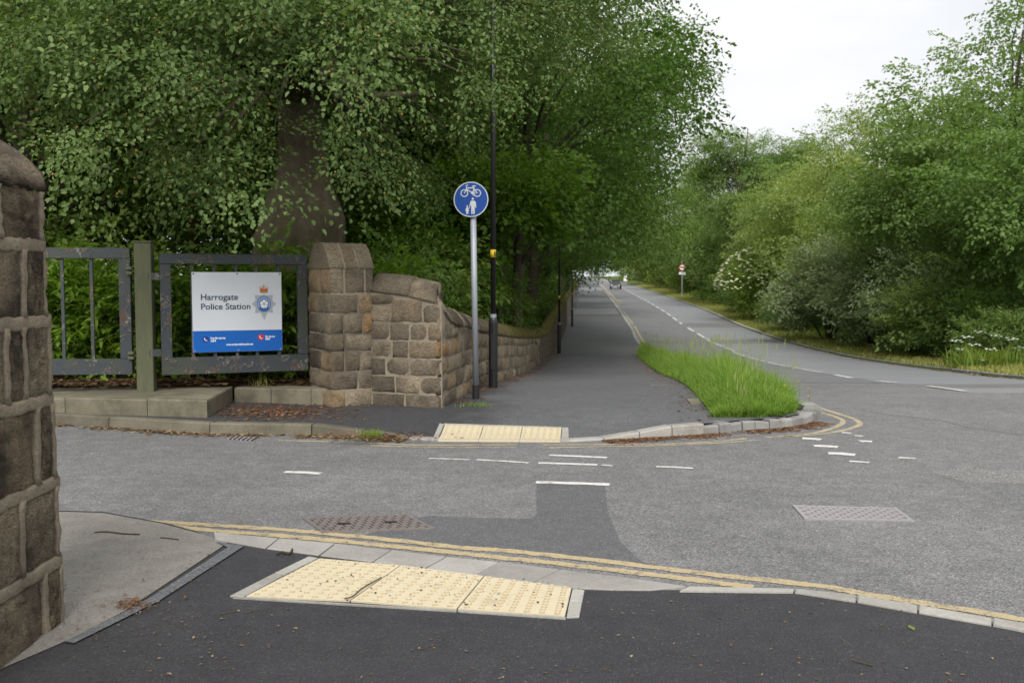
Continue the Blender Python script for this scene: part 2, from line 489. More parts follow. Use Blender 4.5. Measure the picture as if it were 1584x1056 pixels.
def leafmat(name, lo, mid, hi, gloss=.45, spec=.3, trans=.35, vary=.14):
    m = Mat(name, gloss, spec)
    t = m.attr('tint')
    col = m.ramp(t, [(0, lo), (.55, mid), (1, hi)])
    r = m.ramp(m.orand(), [(0, (1 - vary, 1 - vary * .6, 1 - vary)), (.5, (1, 1, 1)), (1, (1 + vary * 1.2, 1 + vary * .7, 1 + vary * .3))])
    col = m.mix(1.0, col, r, 'MULTIPLY')
    m.color(col)
    tr = m.n('ShaderNodeBsdfTranslucent')
    m.l(m.mix(1.0, col, (1.15, 1.25, .55), 'MULTIPLY'), tr.inputs['Color'])
    ms = m.n('ShaderNodeMixShader'); ms.inputs[0].default_value = trans
    m.l(m.b.outputs[0], ms.inputs[1]); m.l(tr.outputs[0], ms.inputs[2]); m.l(ms.outputs[0], m.out.inputs['Surface'])
    return m.m
M_['beech'] = leafmat('beech_leaf', (.072, .125, .038), (.132, .208, .066), (.230, .305, .120), .55, .25, .38)
M_['leaf'] = leafmat('woodland_leaf', (.074, .132, .030), (.130, .210, .050), (.215, .295, .082), .6, .18, .45, .2)
M_['leaf_r'] = leafmat('roadside_leaf', (.140, .212, .064), (.220, .305, .100), (.320, .400, .165), .6, .18, .48, .26)
M_['leaf_pale'] = leafmat('pale_willow_leaf', (.19, .235, .125), (.265, .315, .175), (.35, .39, .24), .6, .2, .4)
M_['leaf_bright'] = leafmat('bright_maple_leaf', (.060, .130, .015), (.100, .190, .022), (.160, .260, .040), .45, .3, .45)
M_['laurel'] = leafmat('glossy_laurel_leaf', (.080, .160, .014), (.140, .255, .026), (.220, .350, .050), .35, .4, .4)
M_['elder'] = leafmat('elder_leaf', (.130, .195, .032), (.200, .275, .046), (.290, .36, .075), .5, .25, .4)
M_['hedge'] = leafmat('clipped_hedge_leaf', (.105, .150, .030), (.150, .195, .042), (.200, .235, .065), .55, .25, .4)
M_['grass'] = leafmat('long_grass_blade', (.110, .210, .028), (.190, .320, .045), (.310, .430, .100), .5, .25, .45, .02)
M_['dry'] = leafmat('dry_grass_blade', (.20, .25, .05), (.34, .34, .10), (.48, .43, .19), .7, .15, .35, .02)
M_['straw'] = leafmat('seeding_grass', (.15, .21, .06), (.24, .29, .10), (.35, .35, .17), .7, .15, .35, .02)
M_['litter'] = leafmat('fallen_needle', (.085, .038, .020), (.185, .090, .048), (.330, .215, .125), .8, .15, .1, .02)
M_['litter_pale'] = leafmat('fallen_leaf', (.085, .045, .022), (.19, .115, .060), (.40, .32, .20), .8, .15, .1, .02)
M_['flower'] = plain('cream_flower', (.52, .54, .33), .7, .2)
M_['umbel'] = plain('white_flower', (.66, .66, .60), .7, .2)
M_['buttercup'] = plain('yellow_flower', (.75, .55, .01), .6, .3)
M_['husk'] = plain('beech_husk', (.26, .155, .050), .8, .15)
def bark(name, c, d, green=.3, sc=(1, 1, .25)):
    m = Mat(name, .92, .2)
    n = m.noise(9, 6, .7, m.scaled(sc), .3)
    col = m.mix(n, d, c)
    col = m.mix(m.ramp(m.noise(1.6, 5, .6), [(.45, 0), (.65, green)]), col, (.050, .060, .018))
    m.color(col); m.bump(m.noise(22, 5, .7, m.scaled(sc)), .03, 1.0); return m.m
M_['bark'] = bark('grey_bark', (.12, .098, .07), (.040, .033, .025))
M_['beech_bark'] = bark('smooth_beech_bark', (.205, .165, .112), (.05, .04, .028), .6, (1, 1, .35))
M_['red_bark'] = bark('reddish_pine_bark', (.16, .075, .045), (.06, .030, .020), .1)
m = Mat('woodland_soil', .95, .1)
n1 = m.noise(1.2, 6, .7); n2 = m.noise(25, 5, .75)
soil = m.mix(n2, (.020, .014, .009), (.085, .052, .030))
sx = m.n('ShaderNodeSeparateXYZ'); m.l(m.pos(), sx.inputs[0])
green = m.mix(n2, (.045, .075, .016), (.12, .14, .04))
col = m.mix(m.ramp(m.math('SUBTRACT', sx.outputs['X'], m.math('MULTIPLY', sx.outputs['Y'], .075)), [(.0, 0), (1.0, 1)]), soil, green)
m.color(col); m.bump(n2, .03, 1.0); M_['ground'] = m.m

# ------------------------------------------------------------------ ground, roads, pavements
ys = [-60, -20, 0, 5, 9, 11.5, 11.74, 11.76, 12.5, 14, 16, 18, 20, 23, 26, 29, 32, 36, 40, 45, 50, 55, 62, 70, 80, 90, 100, 115, 130, 145, 160, 180, 205, 230, 250, 290, 330, 400, 500, 650, 800]
rows = []
for y in ys:
    r = R(y); wl = WL(y); re = RE(y); up = y > 11.75
    lz = (lambda h: r + h) if up else (lambda h: r - .15)
    rows.append([(wl - 700, y, lz(1.0)), (wl - 60, y, lz(.8)), (wl - 12, y, lz(.4)), (wl - .6, y, lz(.28)), (wl - .22, y, lz(.28)), (wl - .2, y, r - .15),
                 (re - .05, y, r - .15), (re, y, r + .05), (re + 1.4, y, r + .12), (re + 4, y, r + .2), (re + 12, y, r + .4), (re + 40, y, r + .7), (re + 700, y, r + 1.0)])
tag(put('ground', grid_mesh('ground', rows), M_['ground']), 'dark woodland soil and rough grass on both sides of the road', kind='structure')

mb = MB()
rows = [[(x, y, 0) for x in np.linspace(-32, RE(y) + .1, 16)] for y in (-60, -20, -6, 0, 4, 8, 12)]
g1 = grid_mesh('road', rows)
ys2 = [12, 13, 14, 16, 18, 20, 23, 26, 29, 32, 36, 40, 45, 50, 55, 62, 70, 80, 90, 100, 115, 130, 145, 160, 180, 205, 230, 250, 290, 330, 450, 800]
rows2 = [[(KL(y) - .4 + (RE(y) + .5 - KL(y)) * t, y, R(y)) for t in np.linspace(0, 1, 9)] for y in ys2]
bm = bmesh.new(); bm.from_mesh(g1)
g2 = grid_mesh('tmp', rows2); bm.from_mesh(g2); bm.to_mesh(g1); bm.free(); bpy.data.meshes.remove(g2)
road = tag(put('road', g1, M_['road']), 'worn grey tarmac road curving away uphill with a side road mouth', kind='structure')
def lane(name, y0, y1, xa, xb, mat, zoff):
    yy = list(np.arange(y0, y1, 1.5 if y1 < 80 else 3)) + [y1]
    rws = [[(xa(y) + (xb(y) - xa(y)) * t, y, R(y) + zoff) for t in np.linspace(0, 1, 4)] for y in yy]
    return put(name, grid_mesh(name, rws), mat, road)
def lane_edge(y):
    return CL(y) - .02
lane('resurfaced_lane', -40, 330, lambda y: lane_edge(y) + .0, lambda y: RE(y) - .02, M_['lane'], .004)
lane('older_lane', 17, 330, lambda y: KL(y) + .1, lambda y: lane_edge(y) - .03, M_['lane_left'], .004)
sheet('trench_patch', [(830, 747), (936, 750), (939, 785), (946, 805), (958, 835), (985, 862), (1000, 872), (900, 868), (800, 855), (700, 843), (600, 836), (560, 828), (640, 802), (665, 797), (740, 800), (820, 802), (830, 797)], .0015, M_['patch'], road)
ribbon('tar_seam', [G(u, v, 0) for u, v in ((1330, 634), (1390, 643), (1450, 650), (1510, 662), (1590, 674))], .045, M_['lane_left'], road, .0025, lambda x, y: 0.0, .8, 8)
sheet('worn_patch', [(1440, 730), (1500, 722), (1590, 727), (1660, 734), (1600, 747), (1500, 747)], .0012, M_['worn_patch'], road)

# near side of the side road: flush kerb, pavement, tactile paving
near_in = [(330, 833), (378, 843), (480, 856), (510, 860), (620, 873), (749, 890), (882, 907), (908, 911), (1060, 912), (1230, 914), (1330, 929), (1415, 944), (1535, 964), (1700, 996), (2100, 1075)]
fp = [(-700, 800), (100, 789), (160, 791), (255, 808), (300, 820)] + near_in + [(2100, 1500)]
pts = [G(u, v, .02) for u, v in fp] + [Vector((9, -6, .02)), Vector((-6, -6, .02))]
me = pymesh('pavement', pts, [tuple(range(len(pts)))])
if me.polygons[0].normal.z < 0: me.flip_normals()
pave = tag(put('pavement', me, M_['pave']), 'dark new tarmac pavement in the foreground', kind='structure')
apron = sheet('driveway', [(-700, 806), (100, 791), (160, 793), (250, 809), (300, 822), (352, 838), (340, 847), (190, 946), (103, 990), (-60, 1060), (-700, 1060)], .0245, M_['apron'])
tag(apron, 'pale worn driveway apron beside the stone pillar', kind='structure')
sheet('edging_band', [(333, 837), (378, 843.5), (245, 929), (114, 994), (100, 991), (190, 947), (236, 921), (352, 846)], .029, M_['edging'], apron)

kerb_n = tag(put('kerb', None), 'pale kerb line along the near edge of the side road', kind='structure')
top_l = [(330, 823), (431, 832), (518, 840), (605, 850), (690, 860), (772, 868), (866, 880), (940, 889), (1000, 897), (1062, 906)]
def ipx(pl, x):
    for (x0, y0), (x1, y1) in zip(pl, pl[1:]):
        if x0 <= x <= x1: return (x, y0 + (y1 - y0) * (x - x0) / (x1 - x0))
    return (x, pl[0][1] if x < pl[0][0] else pl[-1][1])
def slabbox(name, quad, z0, z1, mat, parent, bev=.004):
    """quad: four plan points, solid block between z0 and z1 with a small top arris"""
    c = sum((Vector((p[0], p[1], 0)) for p in quad), Vector()) / 4
    v = [(p[0], p[1], z0) for p in quad] + [(p[0], p[1], (z1 if not hasattr(z1, '__call__') else z1(p[0], p[1])) - bev) for p in quad]
    for p in quad:
        d = (c - Vector((p[0], p[1], 0))); d = d * min(1, bev * 1.4 / max(d.length, 1e-6))
        v.append((p[0] + d.x, p[1] + d.y, z1 if not hasattr(z1, '__call__') else z1(p[0], p[1])))
    f = [(3, 2, 1, 0), (8, 9, 10, 11)]
    for i in range(4):
        j = (i + 1) % 4
        f += [(i, j, j + 4, i + 4), (i + 4, j + 4, j + 8, i + 8)]
    me = pymesh(name, v, f); fix_normals(me)
    return put(name, me, mat, parent)
for i in range(len(top_l) - 1):
    (xa, ya), (xb, yb) = top_l[i], top_l[i + 1]
    sa = 15 + 35 * i / 8; sb = 15 + 35 * (i + 1) / 8
    q = [G(xa + 1.2, ya, .026), G(xb - 1.2, yb, .026), G(*ipx(near_in, xb - sb - 1.2), .026), G(*ipx(near_in, max(xa - sa + 1.2, 333)), .026)]
    slabbox('kerb_stone', q, -.05, .026 + random.uniform(-.001, .002), M_['band'], kerb_n)
rt = [(1064, 906), (1230, 909.5), (1325, 919), (1420, 934.5), (1535, 955), (1700, 985), (2000, 1045)]
rb = [(1050, 912.5), (1228, 914.5), (1325, 929), (1420, 945.5), (1535, 965), (1700, 997), (2000, 1062)]
for i in range(len(rt) - 1):
    q = [G(rt[i][0] + 1.5, rt[i][1], .03), G(rt[i + 1][0] - 1.5, rt[i + 1][1], .03), G(rb[i + 1][0] - 1.5, rb[i + 1][1], .03), G(rb[i][0] + 1.5, rb[i][1], .03)]
    slabbox('kerb_stone', q, -.05, .03 if i < 4 else .033, M_['kerb'], kerb_n)

def lerp2(q, s, t):
    a = q[0] + (q[1] - q[0]) * s; b = q[3] + (q[2] - q[3]) * s
    return a + (b - a) * t
def blister_slab(name, quad, s0, s1, t0, t1, zf, mat, parent, nb=(6, 5), gap=.004):
    w_ = ((quad[1] - quad[0]).length + (quad[2] - quad[3]).length) / 2; d_ = (quad[3] - quad[0]).length
    gs, gt = gap / w_, gap / d_
    s0 += gs; s1 -= gs; t0 += gt; t1 -= gt
    mb = MB()
    cs = [lerp2(quad, s, t) for s, t in ((s0, t0), (s1, t0), (s1, t1), (s0, t1))]
    v = [(p.x, p.y, zf(p.x, p.y) - .05) for p in cs] + [(p.x, p.y, zf(p.x, p.y)) for p in cs]
    mb.add(v, [(3, 2, 1, 0), (4, 5, 6, 7), (0, 1, 5, 4), (1, 2, 6, 5), (2, 3, 7, 6), (3, 0, 4, 7)])
    rr = .0158
    for i in range(nb[0]):
        for j in range(nb[1]):
            p = lerp2(quad, s0 + (s1 - s0) * (i + .5) / nb[0], t0 + (t1 - t0) * (j + .5) / nb[1])
            z = zf(p.x, p.y)
            vv = []
            for rad, h in ((rr, -.001), (rr * .66, .0072)):
                for k in range(7):
                    a = 2 * PI * k / 7
                    vv.append((p.x + rad * math.cos(a), p.y + rad * math.sin(a), z + h))
            ff = [tuple(range(7, 14))] + [(k, (k + 1) % 7, 7 + (k + 1) % 7, 7 + k) for k in range(7)]
            mb.add(vv, ff)
    me = pymesh(name, mb.v, mb.f); fix_normals(me)
    me.materials.append(mat); me.materials.append(M_['blister_side'])
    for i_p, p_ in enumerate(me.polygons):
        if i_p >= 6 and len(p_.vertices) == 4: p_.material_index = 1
    return put(name, me, None, parent)
tact = tag(put('tactile_paving', None), 'buff blister paving at the near dropped kerb', kind='structure')
zt = lambda x, y: .028
PX = lambda *a: [G(u, v, .028) for u, v in a]
for q in (PX((494, 862.5), (620, 873.5), (541, 928.5), (379, 921.5)), PX((620, 873.5), (749, 890), (707, 941), (541, 928.5)), PX((749, 890), (885, 908.5), (875, 952), (707, 941))):
    for t0, t1, n in ((0, .46, 5), (.46, 1, 6)):
        blister_slab('tactile_slab', q, 0, 1, t0, t1, zt, M_['tactile'], tact, (7, n))
slabbox('edging_block', PX((425, 885), (478, 859.5), (492, 862), (440, 888)), -.03, .0275, M_['kerb'], tact, .002)
slabbox('edging_block', PX((356, 920.5), (423.5, 886), (438.5, 889), (377.5, 921.5)), -.03, .0275, M_['kerb'], tact, .002)
slabbox('edging_block', PX((886, 909.5), (904, 911.5), (900.5, 930), (881.5, 928)), -.03, .0275, M_['kerb'], tact, .002)
slabbox('edging_block', PX((881, 929), (900, 931), (896, 952.5), (876.5, 953.5)), -.03, .0275, M_['kerb'], tact, .002)
slabbox('edging_strip', PX((379, 922.2), (706, 941.8), (706, 944), (360, 923)), -.03, .0265, M_['kerb'], tact, .001)
slabbox('edging_strip', PX((708, 942), (875, 953), (875, 955.4), (708, 944)), -.03, .0265, M_['kerb'], tact, .001)

# yellow lines on the near side
def yl(name, px, wdt, mat, z=.003, j=.22):
    return ribbon(name, [G(u, v, 0) for u, v in px], wdt, mat, road, z, lambda x, y: 0.0, j, 12)
yl('yellow_line', [(222, 806), (340, 813), (420, 818), (491, 824), (605, 835), (719, 847.5), (785, 852), (930, 867.5), (1100, 888.5), (1257, 905), (1340, 919), (1415, 931), (1584, 958.5), (1800, 1000)], .075, M_['yellow'])
yl('yellow_line', [(262, 813), (340, 822), (416, 827), (530, 837.5), (643, 848.5), (757, 860.5), (901, 876), (994, 887), (1100, 900), (1165, 908)], .075, M_['yellow'])

# ---- far pavement with dropped crossing
Fpx = [(-300, 630), (60, 654), (100, 657), (322, 671), (482, 673.5), (538, 675), (631, 680), (680, 683), (880, 684), (935, 681), (1038, 675), (1110, 671), (1142, 667), (1218, 661), (1258, 652)]
Fp = [G(u, v, 0) for u, v in Fpx]
FX = np.array([p.x for p in Fp]); FY = np.array([p.y for p in Fp])
YF = lambda x: float(np.interp(x, FX, FY))
def kerb_h(x):
    return .02 + .09 * max(1 - sstep(-1.95, -1.0, x), sstep(.85, 1.75, x))
def zpav(x, y):
    if y > 12: return R(y) + .1
    side = max(1 - sstep(-1.95, -1.0, x), sstep(.85, 1.75, x))
    return .012 + .088 * max(side, sstep(0, 1.15, y - YF(x) - .12))
verge_l = hermite([10.3, 12, 16, 20, 25, 31, 37.5], [2.15, 2.32, 2.68, 3.0, 3.45, 4.0, 5.1])
rows = []
for t in np.linspace(0, 1, 9):
    rows.append([(x, YF(x) + .1 + (12 - YF(x) - .1) * t, zpav(x, YF(x) + .1 + (12 - YF(x) - .1) * t)) for x in np.concatenate([np.linspace(-8, -3, 8), np.linspace(-2.7, 3.15, 40)])])
g1 = grid_mesh('footway', rows)
rows2 = [[(WL(y) - .3 + (KL(y) - .02 - WL(y) + .3) * t, y, R(y) + .1) for t in np.linspace(0, 1, 5)] for y in ys2]
g2 = grid_mesh('tmp', rows2)
bm = bmesh.new(); bm.from_mesh(g1); bm.from_mesh(g2); bm.to_mesh(g1); bm.free()
foot = tag(put('footway', g1, M_['footway']), 'dark tarmac footway running uphill beside the stone wall', kind='structure')
# tarmac joint and paint on the footway
def footline(name, px, wdt, mat):
    ps = [onroad(u, v, .1) for u, v in px]
    return ribbon(name, ps, wdt, mat, foot, .004, zpav, .1, 4)
footline('white_dash', [(948, 578.3), (983, 578.3)], .07, M_['white_worn'])
footline('white_dash', [(1006, 596), (1034, 596.5)], .05, M_['white_worn'])
footline('yellow_line', [(925, 455), (950, 462), (962, 470)], .12, M_['yellow_far'])
def footpatch(y0, y1, name, mat, z=.104):
    yy = np.linspace(y0, y1, 4)
    rws = [[(WL(y) + .03 + (KL(y) - .3 - WL(y) - .03) * t, y, R(y) + z) for t in (0, .5, 1)] for y in yy]
    return put(name, grid_mesh(name, rws), mat, foot)
footpatch(70, 80, 'pale_crossover', M_['lane'])
footpatch(140, 165, 'pale_crossover', M_['lane'])

kerb_f = tag(put('kerb', None), 'kerb line along the far side of the side road, dropped at the crossing', kind='structure')
def kerb_run(p0, p1, n, width, hf, mat, parent, name='kerb_stone', gap=.006, rough=0.0):
    for i in range(n):
        a = p0.lerp(p1, i / n); b = p0.lerp(p1, (i + 1) / n)
        d = (b - a).normalized(); nrm = Vector((-d.y, d.x, 0))
        a2 = a + d * gap; b2 = b - d * gap
        ha, hb = hf(a.x), hf(b.x)
        if rough:
            ha += random.uniform(-rough, rough); hb += random.uniform(-rough, rough)
            a2 += nrm * random.uniform(-rough, rough); b2 += nrm * random.uniform(-rough, rough)
        lean = .02
        v = []
        for p, h in ((a2, ha), (b2, hb)):
            v += [(p.x, p.y, -.05), (p.x + nrm.x * lean * .4, p.y + nrm.y * lean * .4, h - .012), (p.x + nrm.x * (lean * .4 + .012), p.y + nrm.y * (lean * .4 + .012), h), (p.x + nrm.x * width, p.y + nrm.y * width, h), (p.x + nrm.x * width, p.y + nrm.y * width, -.05)]
        f = [(0, 1, 2, 3, 4), (9, 8, 7, 6, 5)] + [(k, k + 5, (k + 1) % 5 + 5, (k + 1) % 5) for k in range(5)]
        me = pymesh(name, v, f); fix_normals(me)
        put(name, me, mat, parent)
def Fpt(u): 
    x, y = ipx(Fpx, u); return G(x, y, 0)
for u0, u1 in ((-260, -120), (-120, 30), (30, 168), (168, 324), (324, 482), (482, 560), (560, 631)):
    kerb_run(Fpt(u0), Fpt(u1), 1, .13, kerb_h, M_['kerb_dirty'], kerb_f)
for u0, u1 in ((631, 680), (680, 780), (780, 880), (880, 935)):
    kerb_run(Fpt(u0), Fpt(u1), 1, .13, kerb_h, M_['band'], kerb_f)
for u0, u1 in ((935, 990), (990, 1040), (1040, 1090)):
    kerb_run(Fpt(u0), Fpt(u1), 1, .14, kerb_h, M_['kerb'], kerb_f)
sl = smooth_line([Fpt(1090), Fpt(1110), Fpt(1142), Fpt(1218), Fpt(1258), Vector((3.62, 11.3, 0)), Vector((3.62, 12.1, 0)), Vector((3.7, 13.2, 0))], 8)
acc = [sl[0]]
for p in sl[1:]:
    if (p - acc[-1]).length > .15 or p is sl[-1]: acc.append(p)
for a_, b_ in zip(acc, acc[1:]):
    kerb_run(a_, b_, 1, .2, lambda x: .088, M_['granite'], kerb_f, 'granite_sett', .007, .014)
def strip_kerb(y0, y1, step, xf, width, side, h, mat, parent, name='kerb_stone'):
    y = y0
    while y < y1:
        y2 = min(y + step, y1)
        q = [(xf(y + .01), y + .01), (xf(y2 - .01), y2 - .01), (xf(y2 - .01) + side * width, y2 - .01), (xf(y + .01) + side * width, y + .01)]
        slabbox(name, q, R(y) - .3, lambda X, Y: R(Y) + h, mat, parent, .012)
        y = y2
strip_kerb(13.3, 60, .92, KL, .14, -1, .112, M_['kerb'], kerb_f)
strip_kerb(60, 250, 6, KL, .16, -1, .112, M_['kerb'], kerb_f)
kerb_r = tag(put('kerb', None), 'broken kerb line along the far right edge of the main road', kind='structure')
strip_kerb(14, 50, .92, RE, .13, 1, .075, M_['granite'], kerb_r)
strip_kerb(50, 240, 6, RE, .22, 1, .085, M_['kerb'], kerb_r)

tact2 = tag(put('tactile_paving', None), 'buff tactile paving at the far dropped kerb', kind='structure')
def zt2(x, y): return zpav(x, y) + .007
def GP(u, v):
    p = G(u, v, .02)
    for _ in range(5): p = G(u, v, zpav(p.x, p.y))
    return p
q4 = [GP(688, 655), GP(869, 660.5), GP(867, 682), GP(677, 681)]
for s0, s1 in ((0, 1 / 3), (1 / 3, 2 / 3), (2 / 3, 1)):
    for t0, t1 in ((0, .5), (.5, 1)):
        blister_slab('tactile_slab', q4, s0, s1, t0, t1, zt2, M_['tactile'], tact2, (6, 6))
for q in ([GP(680, 653), GP(687, 654.3), GP(676, 681), GP(669, 680)], [GP(870, 659.5), GP(879, 659.5), GP(880, 682), GP(868, 682)]):
    slabbox('edging_block', q, -.05, lambda x, y: zpav(x, y) + .006, M_['kerb'], tact2, .002)
slabbox('edging_strip', [GP(687, 653.2), GP(869, 658.5), GP(869, 660), GP(687, 654.6)], -.05, lambda x, y: zpav(x, y) + .006, M_['kerb'], tact2, .002)

# far yellow lines, round the verge tip
yl('yellow_line', [(430, 681), (540, 684), (640, 688), (700, 688.5), (800, 687.5)], .05, M_['yellow_far'], .0025, .3)
yl('yellow_line', [(560, 688.5), (640, 691), (720, 692), (798, 691.5)], .045, M_['yellow_far'], .0025, .3)
yl('yellow_line', [(840, 688), (940, 687.5), (1003, 687), (1090, 684), (1154, 678)], .05, M_['yellow_far'], .0025, .3)
yl('yellow_line', [(850, 692.5), (950, 690.5), (1020, 689), (1100, 685.5), (1178, 680.5)], .045, M_['yellow_far'], .0025, .3)
yl('yellow_line', [(1185, 676.5), (1248, 671.5), (1285, 663), (1304, 653.5), (1295, 645.5), (1266, 637.5)], .06, M_['yellow_far'], .0025, .25)
yl('yellow_line', [(1214, 675.5), (1280, 670), (1318, 662), (1330, 656), (1322, 648.5), (1295, 639.5), (1254, 626.5)], .065, M_['yellow_far'], .0025, .25)
# kerbside yellow along the left of the main road
ribbon('yellow_line', [(KL(y) + .22, y) for y in (30, 34, 38, 46, 55, 66, 78)], .10, M_['yellow_far'], road, .009, lambda x, y: R(y), .2, 6)
ribbon('yellow_line', [(KL(y) + .4, y) for y in (90, 110, 140, 170, 200)], .2, M_['yellow_far'], road, .009, lambda x, y: R(y), .2, 6)

# white dashes
def wd(px, wdt=.07, mat='white', z=.0035):
    return ribbon('white_dash', [G(u, v, 0) for u, v in px], wdt, M_[mat], road, z, lambda x, y: 0.0, .12, 4)
wd([(663, 709), (695, 710), (727, 711)], .05, 'white_worn'); wd([(737, 711), (780, 713.3), (818, 716)], .05)
wd([(833, 716), (880, 717.5), (924, 719)], .07); wd([(930, 719.3), (948, 720.3)], .05, 'white_worn')
wd([(849, 704), (895, 705.8), (939, 707.8)], .07); wd([(829, 746), (890, 747.5), (943, 749.5)], .085)
wd([(440, 730), (470, 731), (497, 732.5)], .085); wd([(1015, 721.8), (1040, 722.5), (1072, 724.3)], .05)
for a_, b_, wdt in (((1241, 678), (1270, 680), .11), ((1259, 689.5), (1296, 691.5), .11), ((1281, 701), (1323, 703.5), .12), ((1314, 713.5), (1345, 715.5), .06), ((1302, 669.3), (1317, 670.2), .06), ((1322, 674), (1335, 675), .06), ((1330, 682.5), (1349, 683), .09), ((1390, 708), (1416, 709.3), .06)):
    wd([a_, ((a_[0] + b_[0]) / 2, (a_[1] + b_[1]) / 2 - .3), b_], wdt)
def cdash(y0, y1, wdt=.1, mat='white'):
    n = max(3, int((y1 - y0) / 1.5))
    ribbon('white_dash', [(CL(y), y) for y in np.linspace(y0, y1, n)], wdt, M_[mat], road, .009, lambda x, y: R(y), .08, 3)
cdash(14.0, 15.4); cdash(16.8, 18.6, .11); cdash(19.3, 20.8, .11)
y = 22.0
while y < 44: cdash(y, y + 2.9, .11, 'white_worn'); y += 3.3
while y < 200: cdash(y, y + 4.2, .13); y += 6.2

# ------------------------------------------------------------------ manhole covers
def cover(label, px, mat, gap, nx, ny, holes=True):
    q = [G(u, v, .0) for u, v in px]
    c = sum(q, Vector()) / 4
    t = thing('manhole_cover', label, 'manhole cover', (c.x, c.y, 0))
    mb = MB(); mb.add([(p.x, p.y, -.04) for p in q] + [(p.x, p.y, .006) for p in q], [(4, 5, 6, 7), (0, 1, 5, 4), (1, 2, 6, 5), (2, 3, 7, 6), (3, 0, 4, 7)])
    me = pymesh('plate', mb.v, mb.f); fix_normals(me); put('plate', me, gap, t)
    mb = MB()
    for j in range(ny):
        for i in range(nx):
            off = .5 if j % 2 else 0
            s0 = (i + off + .12) / (nx + .5); s1 = (i + off + .86) / (nx + .5); t0 = (j + .14) / ny; t1 = (j + .84) / ny
            s0 = max(.02, s0); s1 = min(.98, s1); t0 = max(.03, t0); t1 = min(.97, t1)
            pp = [lerp2(q, s, tt) for s, tt in ((s0, t0), (s1, t0), (s1, t1), (s0, t1))]
            mb.add([(p.x, p.y, .0055) for p in pp] + [(p.x, p.y, .0095) for p in pp], [(4, 5, 6, 7), (0, 1, 5, 4), (1, 2, 6, 5), (2, 3, 7, 6), (3, 0, 4, 7)])
    me = pymesh('tread', mb.v, mb.f); fix_normals(me); tr = put('tread_pattern', me, mat, t); tr['kind'] = 'stuff'
    mb = MB()
    for a_, b_ in ((0, 1), (1, 2), (2, 3), (3, 0)):
        d = (q[b_] - q[a_]).normalized() * .012; n = Vector((-d.y, d.x, 0)) * 1.3
        pp = [q[a_] - d - n * 1.0, q[b_] + d - n * 1.0, q[b_] + d + n * .6, q[a_] - d + n * .6]
        mb.add([(p.x, p.y, -.02) for p in pp] + [(p.x, p.y, .0085 + .0007 * a_) for p in pp], [(4, 5, 6, 7), (0, 1, 5, 4), (1, 2, 6, 5), (2, 3, 7, 6), (3, 0, 4, 7)])
    me = pymesh('frame', mb.v, mb.f); fix_normals(me); put('frame', me, mat, t)
    if holes:
        for s in (.28, .72):
            p = lerp2(q, s, .55)
            MB().tube([(p.x - .04, p.y, .0098), (p.x + .04, p.y, .0098)], .008, 6).build('key_slot', M_['iron_dark'], t)
cover('dull brown iron manhole cover touching the yellow lines near the tactile paving', [(470, 802), (628, 797), (670, 818), (500, 824)], M_['cast_iron'], M_['iron_gap'], 11, 7)
cover('shiny pale iron manhole cover out in the road on the right', [(1228, 783), (1385, 787), (1411, 806.5), (1247, 804)], M_['cast_iron_pale'], M_['cast_iron'], 9, 8, False)
# gully grate by the far kerb
q = [G(357, 674.5, 0), G(398, 677.5, 0), G(390, 682, 0), G(350, 679, 0)]
gt = thing('drain_grate', 'small slotted iron drain grate below the far kerb', 'drain grate', (sum(p.x for p in q) / 4, sum(p.y for p in q) / 4, 0))
for i in range(6):
    s0, s1 = i / 6 + .03, i / 6 + .11
    pp = [lerp2(q, s, tt) for s, tt in ((s0, 0), (s1, 0), (s1, 1), (s0, 1))]
    me = pymesh('bar', [(p.x, p.y, -.03) for p in pp] + [(p.x, p.y, .008) for p in pp], [(4, 5, 6, 7), (0, 1, 5, 4), (1, 2, 6, 5), (2, 3, 7, 6), (3, 0, 4, 7)]); fix_normals(me)
    put('bar', me, M_['cast_iron_pale'], gt)
me = pymesh('pit', [(p.x, p.y, .003) for p in q], [(0, 1, 2, 3)]); fix_normals(me); put('pit', me, M_['iron_dark'], gt)

# ------------------------------------------------------------------ masonry
def stone_variant(seed, nx, ny, amp):
    r = random.Random(seed)
    v = []; f = []
    nb = np.zeros((ny + 1, nx + 1))
    for j in range(ny + 1):
        for i in range(nx + 1):
            ex = min(i, nx - i) / nx; ey = min(j, ny - j) / ny
            e = min(ex, ey)
            edge = e == 0
            z = 0 if edge else (amp * (.45 + .55 * min(1, e * 4)) * r.uniform(.45, 1.15))
            jx = 0 if edge else r.uniform(-.25, .25) / nx; jy = 0 if edge else r.uniform(-.25, .25) / ny
            if edge: jx = r.uniform(-.035, .02) * (1 if i == 0 else -1 if i == nx else 0) * -1; jy = r.uniform(-.045, .03) * (1 if j == 0 else -1 if j == ny else 0) * -1
            v.append((i / nx - .5 + jx, j / ny - .5 + jy, z))
    for j in range(ny):
        for i in range(nx):
            a_ = j * (nx + 1) + i
            f.append((a_, a_ + 1, a_ + nx + 2, a_ + nx + 1))
    ring = [i for i in range(nx + 1)] + [(j) * (nx + 1) + nx for j in range(1, ny + 1)] + [ny * (nx + 1) + i for i in range(nx - 1, -1, -1)] + [j * (nx + 1) for j in range(ny - 1, 0, -1)]
    b = len(v)
    for k in ring: v.append((v[k][0], v[k][1], -1.6))
    n = len(ring)
    for k in range(n):
        k2 = (k + 1) % n
        f.append((ring[k2], ring[k], b + k, b + k2))
    me = pymesh('stone', v, f, True); fix_normals(me)
    return me
def variants(n, nx, ny, amp, mat, seed):
    out = []
    for i in range(n):
        me = stone_variant(seed + i, nx, ny, amp); me.materials.append(mat); out.append(me)
    return out
SV = variants(14, 5, 4, 1.0, M_['stone'], 100)
